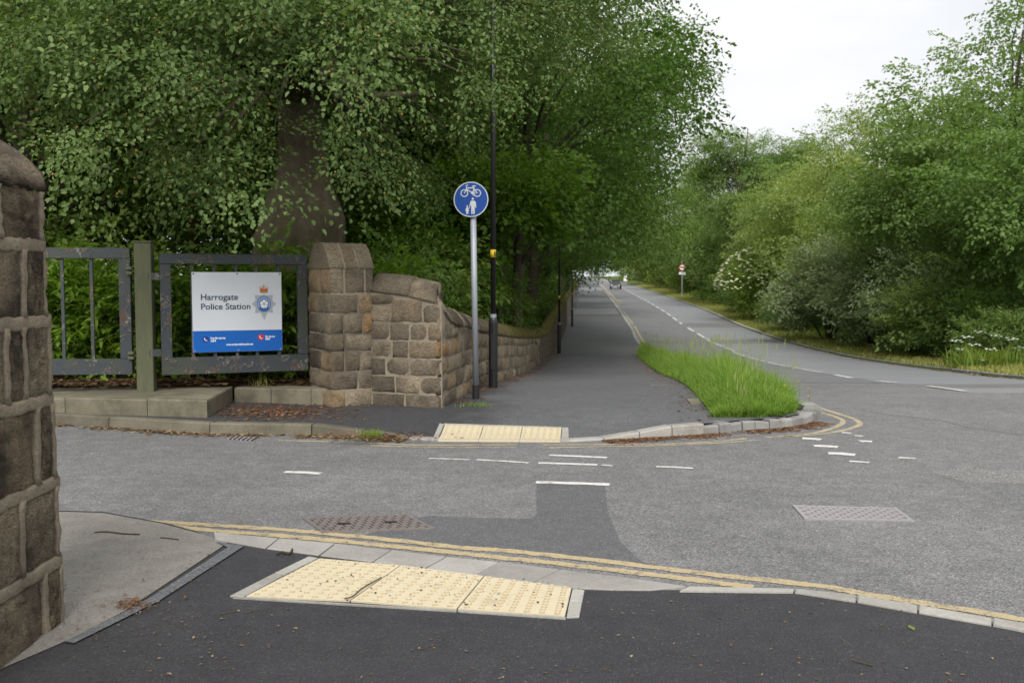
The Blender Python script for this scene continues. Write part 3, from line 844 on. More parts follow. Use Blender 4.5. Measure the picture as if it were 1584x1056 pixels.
def lay_stone(parent, c, ud, vd, nd, w_, h_, d_, me, name='stone'):
    M = Matrix((( ud.x * w_, vd.x * h_, nd.x * d_, c.x), (ud.y * w_, vd.y * h_, nd.y * d_, c.y), (ud.z * w_, vd.z * h_, nd.z * d_, c.z), (0, 0, 0, 1)))
    return put(name, me, None, parent, M)

# ---- near pillar
NY1 = 4.32
np_ = thing('stone_pillar', 'large sooty stone gate pillar close at the left edge with thick raised mortar', 'gate pillar', (-2.35, 3.8, 0))
MB().box(-2.75, -2.028, 3.1, 4.138, -.1, 1.93).build('mortar_core', M_['mortar_near'], np_)
zr = [1.935, 1.685, 1.365, 1.025, .655, .300, -.06]
YE = lambda z: 4.272 - .050 * z
E_ = [YE((a + b) / 2) - .037 for a, b in zip(zr, zr[1:])]
cells = [[(3.12, 3.80), (3.835, E_[0])], [(3.2, 3.98), (4.02, E_[1])], [(3.12, 3.43), (3.47, 3.82), (3.86, 3.96), (4.0, E_[2])], [(3.2, 4.05), (4.09, E_[3])], [(3.12, 3.5), (3.54, 3.90), (3.945, E_[4])], [(3.2, 4.08), (4.12, E_[5])]]
SVN = variants(16, 14, 14, 1.0, M_['stone_near'], 300)
U, V_, N_ = Vector((0, 1, 0)), Vector((0, 0, 1)), Vector((1, 0, 0))
k = 0
rr = random.Random(5)
def rib(mb, y0, y1, z0, z1, n):
    """raised, hand-struck mortar ribbon as a lumpy strip on the x=-2 face"""
    horiz = (y1 - y0) > (z1 - z0)
    prof = [(0, 0), (.05, .82), (.22, 1.0), (.5, .93), (.78, 1.0), (.95, .80), (1, 0)]
    rws = []
    for i in range(n + 1):
        t = i / n; row = []
        jit = rr.uniform(-.006, .006); d = .030 + rr.uniform(-.006, .005)
        for s, h in prof:
            if horiz: row.append((-2.03 + d * h, y0 + (y1 - y0) * t, z0 + (z1 - z0) * s + jit))
            else: row.append((-2.03 + d * h, y0 + (y1 - y0) * s + jit, z0 + (z1 - z0) * t))
        rws.append(row)
    nc = len(prof)
    v = [p for r_ in rws for p in r_]
    f = [(i * nc + j, i * nc + j + 1, (i + 1) * nc + j + 1, (i + 1) * nc + j) for i in range(n) for j in range(nc - 1)]
    f += [tuple(range(nc)), tuple(n * nc + j for j in range(nc))]
    mb.add(v, f)
ribs = MB()
for r_ in range(6):
    z1, z0 = zr[r_] - .022, zr[r_ + 1] + .022
    for (y0, y1) in cells[r_]:
        lay_stone(np_, Vector((-2.018 + rr.uniform(-.004, .002), (y0 + y1) / 2, (z0 + z1) / 2)), U, V_, N_, y1 - y0 + .012, z1 - z0 + .016, .026, SVN[k % 16]); k += 1
    for (a0, a1), (b0, b1) in zip(cells[r_], cells[r_][1:]):
        rib(ribs, a1 - .003, b0 + .003, z0 - .004, z1 + .004, 8)
    rib(ribs, E_[r_] - .004, E_[r_] + .035 + rr.uniform(-.010, .004), z0 - .002, z1 + .002, 8)
for z in zr[1:-1]:
    rib(ribs, 3.1, YE(z) + rr.uniform(0, .012), z - .034, z + .030, 30)
me = pymesh('mortar_ribbon', ribs.v, ribs.f, True); fix_normals(me); put('mortar_ribbon', me, M_['mortar_near'], np_)
prof = [(-2.0, 1.925), (-1.992, 1.95), (-2.01, 1.985), (-2.06, 2.045), (-2.13, 2.11), (-2.21, 2.17), (-2.30, 2.215), (-2.4, 2.235), (-2.52, 2.20), (-2.66, 2.08), (-2.74, 1.97), (-2.76, 1.925)]
for y0, y1 in ((3.1, 3.72), (3.735, 4.19)):
    v = []; ns = 14
    for i in range(ns + 1):
        y = y0 + (y1 - y0) * i / ns
        for (x, z) in prof: v.append((x + rr.uniform(-.011, .011), y, z + rr.uniform(-.011, .011)))
    n = len(prof)
    f = [(i * n + j, i * n + (j + 1) % n, (i + 1) * n + (j + 1) % n, (i + 1) * n + j) for i in range(ns) for j in range(n)]
    f += [tuple(range(n)), tuple(ns * n + j for j in reversed(range(n)))]
    me = pymesh('coping_stone', v, f, True); fix_normals(me); put('coping_stone', me, M_['stone_near'], np_)

# ---- far pillar
Bc = Vector((-2.08, 11.10, 0)); ph = math.radians(30)
fu = Vector((math.cos(ph), math.sin(ph), 0)); bu = Vector((-math.sin(ph), math.cos(ph), 0))
PW, PDp = .535, .80
fpil = thing('stone_pillar', 'far squat stone gate pillar with gabled coping beside the metal panel', 'gate pillar', Bc + fu * PW / 2 + bu * PDp / 2)
def frame(o, ud, nd):
    return o, ud, nd
core = MB()
i_ = .012
core.add([Bc + fu * i_ + bu * i_ + Vector((0, 0, z)) if q == 0 else Bc + fu * (PW - i_) + bu * i_ + Vector((0, 0, z)) if q == 1 else Bc + fu * (PW - i_) + bu * (PDp - i_) + Vector((0, 0, z)) if q == 2 else Bc + fu * i_ + bu * (PDp - i_) + Vector((0, 0, z)) for z in (0, 1.70) for q in range(4)],
         [(3, 2, 1, 0), (4, 5, 6, 7), (0, 1, 5, 4), (1, 2, 6, 5), (2, 3, 7, 6), (3, 0, 4, 7)])
core.build('mortar_core', M_['mortar'], fpil)
rr = random.Random(21)
zc = [.06, .285, .50, .73, .935, 1.17, 1.40, 1.70]
def course(parent, o, ud, nd, length, z0, z1, cuts, depth=.030, joint=.022, vs_=SV):
    for a_, b_ in zip(cuts, cuts[1:]):
        c = o + ud * (length * (a_ + b_) / 2) + Vector((0, 0, (z0 + z1) / 2)) + nd * (-i_ + .003)
        lay_stone(parent, c, ud, Vector((0, 0, 1)), nd, length * (b_ - a_) - joint, z1 - z0 - joint, depth * rr.uniform(.8, 1.3), rr.choice(vs_))
fc = [[0, .34, 1], [0, .62, 1], [0, .32, .68, 1], [0, .33, 1], [0, .30, .74, 1], [0, .64, 1], [0, .33, .80, 1]]
lc = [[0, .5, 1], [0, .4, 1], [0, .55, 1], [0, .35, .7, 1], [0, .5, 1], [0, .42, 1], [0, .55, 1]]
for i in range(7):
    course(fpil, Bc, fu, -bu, PW, zc[i], zc[i + 1], fc[i])
    course(fpil, Bc + bu * PDp, -bu, -fu, PDp, zc[i], zc[i + 1], lc[i])
    course(fpil, Bc + fu * PW, bu, fu, PDp, zc[i], zc[i + 1], lc[6 - i])
# gabled coping: three stones with pale joints
for s0, s1 in ((-.005, .325), (.36, .645), (.68, 1.005)):
    def cp(s, t, z): return Bc + fu * (PW * s) + bu * (PDp * t) + Vector((0, 0, z))
    pr = [(.0, 1.695), (.0, 1.715), (.17, 1.90), (.31, 1.985), (.5, 2.0), (.70, 1.98), (1.0, 1.72), (1.0, 1.695)]
    v = []
    for s in np.linspace(s0, s1, 4):
        for t, z in pr: v.append(cp(s, t + rr.uniform(-.006, .006), z + rr.uniform(-.006, .006)))
    n = len(pr)
    f = [(i * n + j, i * n + (j + 1) % n, (i + 1) * n + (j + 1) % n, (i + 1) * n + j) for i in range(3) for j in range(n)] + [tuple(range(n)), tuple(3 * n + j for j in reversed(range(n)))]
    me = pymesh('coping_stone', v, f); fix_normals(me); put('coping_stone', me, M_['coping'], fpil)
cm = MB()
for sa_, sb_ in ((.318, .367), (.638, .687)):
    cm.add([cp(s, t, z) for s in (sa_, sb_) for t, z in ((.004, 1.69), (.004, 1.714), (.172, 1.897), (.31, 1.984), (.5, 1.998), (.9, 1.81), (.9, 1.69))], [(0, 1, 2, 3, 4, 5, 6), (7, 8, 9, 10, 11, 12, 13)] + [(k, k + 1, k + 8, k + 7) for k in range(6)])
me = pymesh('coping_mortar', cm.v, cm.f); fix_normals(me); put('coping_mortar', me, M_['mortar'], fpil)

# ---- long boundary wall
wall = thing('stone_wall', 'long weathered stone boundary wall with rounded mossy coping beside the footway', 'stone wall', (-.8, 11, 0))
path = [Vector((-1.66, 11.34, 0)), Vector((-1.22, 11.16, 0)), Vector((-.80, 11.0, 0)), Vector((-.765, 11.12, 0))]
yv = [11.5, 12.0, 12.5, 13, 13.6, 14.3, 15.2, 16.2, 17.5, 19, 20.5, 22, 24, 26, 28, 30, 32, 35, 38, 42, 47, 54, 62, 72, 85, 100, 120, 145, 170]
path += [Vector((WL(y), y, 0)) for y in yv]
TH = hermite([11.0, 12.0, 12.6, 13.2, 14.5, 17, 20, 26, 30, 33, 40, 55, 80, 200], [1.41, 1.22, 1.19, 1.10, .99, .80, .62, .30, .20, .36, .50, .72, .9, 2.4])
S = [0.0]
for a_, b_ in zip(path, path[1:]): S.append(S[-1] + (b_ - a_).length)
def wall_top(p, i):
    return (1.66, 1.61, 1.51, 1.40)[i] if i < 4 else TH(p.y)
norms = []
for i, p in enumerate(path):
    t = (path[min(i + 1, len(path) - 1)] - path[max(i - 1, 0)]).normalized()
    norms.append(Vector((t.y, -t.x, 0)))
rows = []; crow = []
for i, p in enumerate(path):
    n = norms[i]; zt_ = wall_top(p, i); zb = (R(p.y) if p.y > 12 else 0) - .15
    e = zt_ - .23
    rows.append([p - n * .013 + Vector((0, 0, zb)), p - n * .013 + Vector((0, 0, e + .03))])
    cp_ = [(0.012, e), (.018, e + .03), (-.012, e + .085), (-.07, e + .15), (-.14, e + .205), (-.21, e + .23), (-.29, e + .205), (-.36, e + .13), (-.41, e), (-.42, zb)]
    crow.append([p + n * d + Vector((0, 0, z)) for d, z in cp_])
def gridv(rows, name, mat, parent, smooth=False, fixn=True):
    me = grid_mesh(name, rows, smooth)
    if fixn: fix_normals(me)
    return put(name, me, mat, parent)
wb = gridv(rows, 'mortar_core', M_['mortar'], wall)
# coping: joined body with individual stones near the camera
def wpos(s):
    s = min(max(s, 0), S[-1] - 1e-6)
    i = int(np.searchsorted(S, s, 'right') - 1); i = min(i, len(path) - 2)
    t = (s - S[i]) / (S[i + 1] - S[i])
    p = path[i].lerp(path[i + 1], t); n = norms[i].lerp(norms[i + 1], t).normalized()
    z = wall_top(path[i], i) * (1 - t) + wall_top(path[i + 1], i + 1) * t
    return p, n, z
rr = random.Random(77)
CPF = [(-.02, 0.0), (.004, .0), (.006, .03), (-.014, .085), (-.07, .155), (-.14, .208), (-.21, .232), (-.29, .205), (-.36, .13), (-.41, 0)]
s = 0.0; stuff_v = MB(); ncop = 0
while s < S[-1] - .3:
    ln = rr.uniform(.34, .55) if s < 14 else rr.uniform(.5, .7) if s < 40 else 2.5
    s1 = min(s + ln, S[-1])
    v = []; ns = 3; jz = rr.uniform(-.010, .012); jd = rr.uniform(-.008, .012)
    for i in range(ns + 1):
        p, n, z = wpos(s + .006 + (s1 - s - .012) * i / ns)
        e = z - .232
        for d, h in CPF: v.append(p + n * (d + (jd + rr.uniform(-.008, .008) if h > 0 else 0)) + Vector((0, 0, e + h * (1 + jz * 4) + (rr.uniform(-.008, .008) if h > 0 else 0))))
    m_ = len(CPF)
    f = [(i * m_ + j, i * m_ + (j + 1) % m_, (i + 1) * m_ + (j + 1) % m_, (i + 1) * m_ + j) for i in range(ns) for j in range(m_)] + [tuple(range(m_)), tuple(ns * m_ + j for j in reversed(range(m_)))]
    if s < 12:
        me = pymesh('coping_stone', v, f, True); fix_normals(me); put('coping_stone', me, M_['stone'] if s < 3.4 else M_['mosscope'], wall)
    else: stuff_v.add(v, f)
    s = s1
me = pymesh('coping', stuff_v.v, stuff_v.f, True); fix_normals(me); o = put('distant_coping', me, M_['mosscope'], wall); o['kind'] = 'stuff'
# facing stones in courses
far = MB(); nst = 0
ncr = 6
s_edge = S[2]
for c_ in range(9):
    z0b = .06 + c_ * .205
    s = rr.uniform(-.1, 0)
    while s < 46:
        ln = rr.uniform(.22, .46) * (1.25 if c_ < 2 else 1.0) * (1 if s < 16 else 1.3)
        a_, b_ = max(s, 0), min(s + ln, 46)
        if a_ < s_edge - .02 and b_ > s_edge - .10: b_ = s_edge - .012
        elif a_ >= s_edge - .03 and b_ < s_edge + .30: b_ = s_edge + .30
        s = b_
        if b_ - a_ < .07: continue
        p, n, z = wpos((a_ + b_) / 2)
        pa, _, za = wpos(a_); pb, _, zb_ = wpos(b_)
        if s_edge - .03 <= a_ < s_edge: pa = path[2].copy()
        gz = (R(p.y) + .1 if p.y > 12 else .1)
        # courses ride with the sloping ground
        z0 = gz - .06 + c_ * .205; z1 = z0 + .205
        e = min(za, zb_) - .232
        if z0 > e - .11: continue
        z1 = e + .004 if z1 > e - .11 else z1
        ud = (pb - pa); ln2 = ud.length; ud.normalize()
        ga = (R(pa.y) if pa.y > 12 else 0); gb = (R(pb.y) if pb.y > 12 else 0)
        vd = Vector((0, 0, 1)); nd = Vector((ud.y, -ud.x, 0))
        ud2 = Vector((ud.x, ud.y, (gb - ga) / ln2))
        c = (pa + pb) / 2 + Vector((0, 0, (z0 + z1) / 2)) + nd * (-.012 + rr.uniform(-.004, .006))
        jt = .02 if s < 2.2 else .014
        if a_ < 14.5 and nst < 299:
            lay_stone(wall, c, ud2, vd, nd, ln2 - jt, z1 - z0 - jt, .026 * rr.uniform(.8, 1.5), rr.choice(SV)); nst += 1 
        else:
            w_, h_, d_ = ln2 - jt, z1 - z0 - jt, .02
            q = [c + ud2 * (sx * w_ / 2) + vd * (sy * h_ / 2) for sx, sy in ((-1, -1), (1, -1), (1, 1), (-1, 1))]
            far.add([p_ - nd * .02 for p_ in q] + [p_ + nd * d_ * .7 + (c - p_) * .06 for p_ in q], [(4, 5, 6, 7), (0, 1, 5, 4), (1, 2, 6, 5), (2, 3, 7, 6), (3, 0, 4, 7)])
        if s > 13 and nst < 285 and False: pass
STONE_COUNT = nst
if far.v:
    me = pymesh('distant_stones', far.v, far.f); fix_normals(me); o = put('distant_stones', me, M_['wallbody'], wall); o['kind'] = 'stuff'

# ---- raised concrete island and plinth under the gate
isl = thing('concrete_plinth', 'raised concrete slab and edging under the metal gate and post', 'plinth', (-3.4, 11, 0))
x0, y0 = -3.23, 10.22
def blk(name, q, z0, z1, mat=M_['plinth'], bev=.015):
    return slabbox(name, q, z0, z1, mat, isl, bev)
fr = [Vector((-3.23, 10.22, 0)), Vector((-3.92, 10.36, 0)), Vector((-4.9, 10.57, 0)), Vector((-6.2, 10.85, 0)), Vector((-8, 11.2, 0))]
bk = [Vector((-3.36, 11.62, 0)), Vector((-4.0, 11.68, 0)), Vector((-5.0, 11.74, 0)), Vector((-6.3, 11.78, 0)), Vector((-8, 11.80, 0))]
for i in range(4):
    g_ = (fr[i + 1] - fr[i]).normalized() * .004
    blk('slab', [fr[i] + g_, fr[i + 1] - g_, bk[i + 1] - g_, bk[i] + g_], .02, .285 - .01 * i)
ed = [Vector((-3.34, 11.60, 0)), Vector((-2.86, 11.46, 0)), Vector((-2.36, 11.33, 0)), Vector((-2.02, 11.22, 0))]
for i in range(3):
    d = (ed[i + 1] - ed[i]).normalized(); n = Vector((-d.y, d.x, 0)) * .3
    if n.y < 0: n = -n
    blk('edging_block', [ed[i] + d * .004, ed[i + 1] - d * .004, ed[i + 1] - d * .004 + n, ed[i] + d * .004 + n], .02, .275 + .006 * i)
me = pymesh('soil_bed', [(-8, 11.7, .27), (-3.4, 11.6, .27), (-2.0, 11.5, .27), (-1.5, 13, .3), (-8, 13, .3)], [(0, 1, 2, 3, 4)])
if me.polygons[0].normal.z < 0: me.flip_normals()
tag(put('soil_bed', me, M_['ground']), 'dark soil bed behind the gate under the laurel hedge', kind='structure')

# ------------------------------------------------------------------ metal gate, post and railing panel
def bar(name, p0, p1, wid, dep, mat, parent, along, bev=.004):
    """rectangular bar from p0 to p1; wid measured along 'along'-perpendicular in the panel plane, dep across it"""
    p0, p1 = Vector(p0), Vector(p1)
    d = (p1 - p0); L_ = d.length; d.normalize()
    acr = Vector((-along.y, along.x, 0))
    w3 = acr.cross(d).normalized()
    M = Matrix(((d.x, w3.x, acr.x, p0.x), (d.y, w3.y, acr.y, p0.y), (d.z, w3.z, acr.z, p0.z), (0, 0, 0, 1)))
    mb = MB().box(0, L_, -wid / 2, wid / 2, -dep / 2, dep / 2, M, bev)
    me = pymesh(name, mb.v, mb.f); fix_normals(me)
    return put(name, me, mat, parent)
pa = Vector((-4.06, 11.2, 0)); pb = Vector((-2.50, 11.84, 0)); al = (pb - pa).normalized(); PL = (pb - pa).length
ztop, zbot = 1.865, .46
pan = thing('railing_panel', 'slate grey metal panel with peeling paint that carries the police sign', 'gate panel', pa)
Z = lambda z: Vector((0, 0, z))
bar('top_rail', pa + Z(ztop - .06), pb + Z(ztop - .06), .12, .08, M_['gate'], pan, al)
bar('bottom_rail', pa + Z(zbot + .1), pb + Z(zbot + .1), .20, .08, M_['gate'], pan, al)
for e0, e1 in ((0, .12), (PL - .12, PL)):
    c = pa + al * ((e0 + e1) / 2)
    bar('stile', c + Z(zbot + .2025), c + Z(ztop - .1225), .12, .074, M_['gate'], pan, al)
barx = []
for u in (298, 332, 366, 397, 431):
    s_ = None
    k_ = (u - 792) / 1500
    # intersection of the sight line plan with the panel line
    s_ = (k_ * pa.y * 1.0 - pa.x) / (al.x - k_ * al.y)
    c = pa + al * s_
    barx.append(s_)
    bar('upright_bar', c + Z(zbot + .19), c + Z(ztop - .11), .038, .03, M_['gate'], pan, al)
for zz in (1.60, .72):
    bar('bracket', pa - al * .13 + Z(zz), pa + al * .0 + Z(zz), .085, .05, M_['gate'], pan, al)
    bar('bracket', pb + Z(zz), pb + al * .10 + Z(zz), .085, .05, M_['gate'], pan, al)
ppos = Vector((-4.235, 11.2, .27))
post = thing('gate_post', 'square green stained metal gate post between the two gate panels', 'gate post', ppos)
bar('shaft', ppos, ppos + Z(1.715), .19, .15, M_['gatepost'], post, Vector((1, .1, 0)).normalized(), .006)
bar('cap', ppos + Z(1.717), ppos + Z(1.735), .215, .17, M_['gatepost'], post, Vector((1, .1, 0)).normalized(), .004)
for zz in (1.37, .40):
    for o_ in (.0, .055):
        MB().box(-4.40, -4.335, 11.07, 11.17, .27 + zz - .02 + o_, .27 + zz + .015 + o_, None, .005).build('hinge_lug', M_['gatepost'], post)
ga, gb = Vector((-6.4, 11.0, 0)), Vector((-4.37, 11.15, 0)); al2 = (gb - ga).normalized(); GL = (gb - ga).length
leaf = thing('metal_gate', 'slate grey metal gate leaf hinged on the post, half hidden by the near pillar', 'gate', gb)
zt1, zb1 = 1.925, .475
bar('top_rail', ga + Z(zt1 - .06), gb + Z(zt1 - .06), .12, .08, M_['gate'], leaf, al2)
bar('bottom_rail', ga + Z(zb1 + .09), gb + Z(zb1 + .09), .18, .08, M_['gate'], leaf, al2)
for c in (ga + al2 * .06, gb - al2 * .065):
    bar('stile', c + Z(zb1 + .1825), c + Z(zt1 - .1225), .13, .074, M_['gate'], leaf, al2)
for u in (5, 52, 98, 143):
    k_ = (u - 792) / 1500; s_ = (k_ * ga.y - ga.x) / (al2.x - k_ * al2.y)
    c = ga + al2 * s_
    bar('upright_bar', c + Z(zb1 + .17), c + Z(zt1 - .11), .038, .03, M_['gate'], leaf, al2)

# ------------------------------------------------------------------ police sign board
k_ = (297 - 792) / 1500; s0 = (k_ * pa.y - pa.x) / (al.x - k_ * al.y)
k_ = (435 - 792) / 1500; s1 = (k_ * pa.y - pa.x) / (al.x - k_ * al.y)
nrm = Vector((al.y, -al.x, 0))
so = pa + al * s0 + nrm * .045
SW = s1 - s0
zs1 = at(360, 421, (so + al * SW / 2).y).z; zs0 = at(360, 543.5, (so + al * SW / 2).y).z
SH = zs1 - zs0
sg = thing('sign_board', 'white and blue police station sign board with a crest, fixed to the metal panel', 'sign', so + Z(zs0))
SM = Matrix(((al.x, 0, nrm.x, so.x), (al.y, 0, nrm.y, so.y), (0, 1, 0, zs0), (0, 0, 0, 1)))   # local x along board, y up, z out
blue_h = SH * .268
def onb(name, pts, z, mat, parent=sg, faces=None):
    me = pymesh(name, [SM @ Vector((p[0], p[1], z)) for p in pts], faces or [tuple(range(len(pts)))])
    return put(name, me, mat, parent)
mb = MB().box(0, SW, 0, SH, -.006, 0, SM, .0015); me = pymesh('board', mb.v, mb.f); fix_normals(me); bd = put('board', me, M_['board_white'], sg)
onb('blue_band', [(.002, .002), (SW - .002, .002), (SW - .002, blue_h), (.002, blue_h)], .0008, M_['board_blue'])
def text_mesh(name, body, size, x, y, z, mat, parent, M, align='LEFT', bold=0.0, sx=1.0):
    cu = bpy.data.curves.new(name, 'FONT'); cu.body = body; cu.size = size; cu.align_x = align; cu.offset = bold; cu.resolution_u = 6
    to = bpy.data.objects.new(name, cu); C.objects.link(to)
    dg = bpy.context.evaluated_depsgraph_get()
    me = bpy.data.meshes.new_from_object(to.evaluated_get(dg))
    bpy.data.objects.remove(to); bpy.data.curves.remove(cu)
    me.transform(M @ Matrix.Translation((x, y, z)) @ Matrix.Diagonal((sx, 1, 1, 1)))
    me.materials.clear()
    return put(name, me, mat, parent)
def fitted(name, body, x, y, width, cap, mat, parent=sg, z=.0016, bold=.0, M=SM, align='LEFT'):
    """text whose cap height and width are given in metres"""
    cu = bpy.data.curves.new('t', 'FONT'); cu.body = body; cu.size = 1.0
    to = bpy.data.objects.new('t', cu); C.objects.link(to)
    bpy.context.view_layer.update()
    wdt = to.dimensions.x
    bpy.data.objects.remove(to); bpy.data.curves.remove(cu)
    size = cap / .72
    return text_mesh(name, body, size, x, y, z, mat, parent, M, align, bold, width / (wdt * size))
def bx(px): return (px - 297) / (435 - 297) * SW
def by(py): return (543.5 - py) / (543.5 - 421) * SH
fitted('lettering', 'Harrogate', bx(309.5), by(463.5), bx(365.5) - bx(309.5), by(454) - by(463.5), M_['navy'], bold=.0016)
fitted('lettering', 'Police Station', bx(309.5), by(478), bx(384.5) - bx(309.5), by(468.6) - by(478), M_['navy'], bold=.0016)
fitted('lettering', 'Non-Emergency', bx(323.2), by(523.2), bx(346) - bx(323.2), by(520.4) - by(523.2), M_['sign_text'], bold=.0012)
fitted('lettering', '101', bx(323.2), by(527.6), bx(330) - bx(323.2), by(524.4) - by(527.6), M_['sign_text'], bold=.0014)
fitted('lettering', 'Emergency', bx(408.3), by(522.2), bx(423) - bx(408.3), by(519.4) - by(522.2), M_['sign_text'], bold=.0012)
fitted('lettering', '999', bx(408.3), by(526.6), bx(415) - bx(408.3), by(523.4) - by(526.6), M_['sign_text'], bold=.0014)
fitted('lettering', 'www.northyorkshire.police.uk', bx(347.5), by(533.6), bx(389) - bx(347.5), by(530.6) - by(533.6), M_['sign_text'], bold=.0012)
def disc(name, cx, cy, r, z, mat, parent=sg, n=28, ry=None, M=None):
    M = M or SM
    me = pymesh(name, [M @ Vector((cx + r * math.cos(2 * PI * k / n), cy + (ry or r) * math.sin(2 * PI * k / n), z)) for k in range(n)], [tuple(range(n))])
    return put(name, me, mat, parent)
def ringm(name, cx, cy, r0, r1, z, mat, parent, M, n=36, a0=0, a1=2 * PI, sy=1.0):
    full = abs(a1 - a0 - 2 * PI) < 1e-6
    v = []; m_ = n if full else n + 1
    for k in range(m_):
        a = a0 + (a1 - a0) * k / n
        v += [M @ Vector((cx + r0 * math.cos(a), cy + sy * r0 * math.sin(a), z)), M @ Vector((cx + r1 * math.cos(a), cy + sy * r1 * math.sin(a), z))]
    f = [(2 * k, 2 * k + 1, (2 * k + 3) % (2 * m_), (2 * k + 2) % (2 * m_)) for k in range(n)]
    return put(name, pymesh(name, v, f), mat, parent)
def handset(cx, cy, s, parent):
    a = [(-.9, .75), (-.55, 1.0), (-.2, .45), (-.42, .2), (-.1, -.3), (.3, -.5), (.6, -.35), (1.0, -.8), (.65, -1.05), (.1, -1.0), (-.5, -.55), (-.95, .1)]
    onb('handset', [(cx + x * s, cy + y * s) for x, y in a], .0026, M_['sign_text'], parent)
for px, py, mt in ((316.3, 523.6, 'dark_blue'), (401.2, 522, 'red')):
    d_ = disc('phone_disc', bx(px), by(py), .036, .0018, M_[mt])
    handset(bx(px), by(py), .019, d_)
# crest: eight pointed star, ringed badge with a rose, crown above
cx, cy = bx(407), by(470.2)
kx = bx(408) - bx(407); ky = by(407) - by(408)
star = []
tips = [18.4, 19.0, 18.2, 19.0, 24.0, 19.0, 18.2, 19.0]
for k in range(8):
    a = PI / 2 - k * PI / 4
    rt_ = tips[k] if k != 0 else 14
    star.append((cx + kx * rt_ * math.cos(a), cy + ky * rt_ * math.sin(a)))
    a2 = a - PI / 8
    star.append((cx + kx * 13.4 * math.cos(a2), cy + ky * 13.4 * math.sin(a2)))
st2 = [(cx + (x - cx) * 1.04, cy + (y - cy) * 1.04) for x, y in star]
onb('crest_star_edge', st2, .0012, M_['silver_edge'], faces=[tuple(range(16))])
cs = onb('crest_star', star, .0018, M_['silver'])
disc('badge', cx, cy, kx * 11.1, .0022, M_['crest_blue'], cs, 40, ky * 12.3)
ringm('badge_ring', cx, cy, kx * 7.6, kx * 10.0, .0026, M_['crest_pale'], cs, SM, 40, math.radians(-35), math.radians(215), ky / kx * 1.1)
disc('badge_field', cx, cy, kx * 6.6, .0028, M_['silver'], cs, 32, ky * 7.2)
for k in range(5):
    a = PI / 2 + k * 2 * PI / 5
    disc('rose_petal', cx + kx * 3.6 * math.cos(a), cy + ky * 3.9 * math.sin(a), kx * 2.6, .0032, M_['sign_text'], cs, 14, ky * 2.7)
for k in range(5):
    a = PI / 2 + PI / 5 + k * 2 * PI / 5
    d = Vector((math.cos(a), math.sin(a))); n = Vector((-d.y, d.x)) * .45
    onb('rose_sepal', [(cx + kx * (d.x * .8 + n.x), cy + ky * (d.y * .8 + n.y)), (cx + kx * d.x * 6.6, cy + ky * d.y * 7), (cx + kx * (d.x * .8 - n.x), cy + ky * (d.y * .8 - n.y))], .0036, M_['silver_edge'], cs)
disc('rose_centre', cx, cy, kx * 1.3, .004, M_['silver_edge'], cs, 12)
c0 = by(453.0)
cw = onb('crown_band', [(cx - kx * 5.6, c0), (cx + kx * 5.6, c0), (cx + kx * 6.4, c0 + ky * 4.4), (cx - kx * 6.4, c0 + ky * 4.4)], .0022, M_['gold'])
for sx in (-1, 1):
    onb('crown_cap', [(cx + sx * kx * .6, c0 + ky * 4.4), (cx + sx * kx * 6.3, c0 + ky * 4.4), (cx + sx * kx * 6.0, c0 + ky * 6.6), (cx + sx * kx * 4.0, c0 + ky * 7.4), (cx + sx * kx * 1.2, c0 + ky * 6.4)][::sx], .0024, M_['red'], cw)
    ringm('crown_arch', cx + sx * kx * 4.0, c0 + ky * 6.6, kx * 3.0, kx * 3.7, .0028, M_['gold'], cw, SM, 14, 0, PI, 1.0)
onb('crown_cross', [(cx - kx * .6, c0 + ky * 4.2), (cx + kx * .6, c0 + ky * 4.2), (cx + kx * .6, c0 + ky * 12.6), (cx - kx * .6, c0 + ky * 12.6)], .003, M_['gold'], cw)
onb('crown_cross', [(cx - kx * 1.5, c0 + ky * 10.6), (cx + kx * 1.5, c0 + ky * 10.6), (cx + kx * 1.5, c0 + ky * 11.7), (cx - kx * 1.5, c0 + ky * 11.7)], .0033, M_['gold'], cw)
for x, y in ((.02, SH - .02), (SW / 2, SH - .02), (SW - .02, SH - .02), (.02, .02), (SW / 2, .02), (SW - .02, .02)):
    disc('screw', x, y, .009, .0022, M_['iron_dark'] if y > .1 else M_['silver_edge'], sg, 8)

# ------------------------------------------------------------------ blue cycle and footpath sign
sp = onroad(736, 617.5, .1); sp.z = zpav(sp.x, sp.y)
top = at(733, 340, sp.y).z
sn = thing('road_sign', 'round blue cycle and pedestrian sign on a grey post by the wall', 'road sign', sp)
tilt = Vector((-.022, 0, 0))
MB().tube([sp + Z(.0), sp + Z(.172)], .044, 14).build('base_sleeve', M_['blacksleeve'], sn)
MB().tube([sp + Z(.17), Vector((sp.x - .03, sp.y, top + .30))], .037, 14).build('post', M_['galv'], sn, smooth=True)
dc = at(728.5, 308.5, sp.y - .06)
Rr = .5 * (at(755.5, 308.5, sp.y).x - at(701.5, 308.5, sp.y).x)
DM = Matrix.Translation(dc) @ Matrix.Rotation(math.radians(-6), 4, 'Z') @ Matrix.Rotation(PI / 2, 4, 'X')   # local x right, y up, z to viewer
n = 48
v = [DM @ Vector((Rr * math.cos(2 * PI * k / n), Rr * math.sin(2 * PI * k / n), z)) for z in (-.012, 0) for k in range(n)]
me = pymesh('plate', v, [tuple(reversed(range(n))), tuple(range(n, 2 * n))] + [(k, (k + 1) % n, n + (k + 1) % n, n + k) for k in range(n)]); fix_normals(me)
pl = put('plate', me, M_['rsign_blue'], sn)
ringm('white_border', 0, 0, Rr * .945, Rr * .998, .0015, M_['rsign_white'], sn, DM, 48)
def sp_(x, y): return ((x - 519) / 284 * Rr, (508 - y) / 290 * Rr)      # from enlarged sign pixels
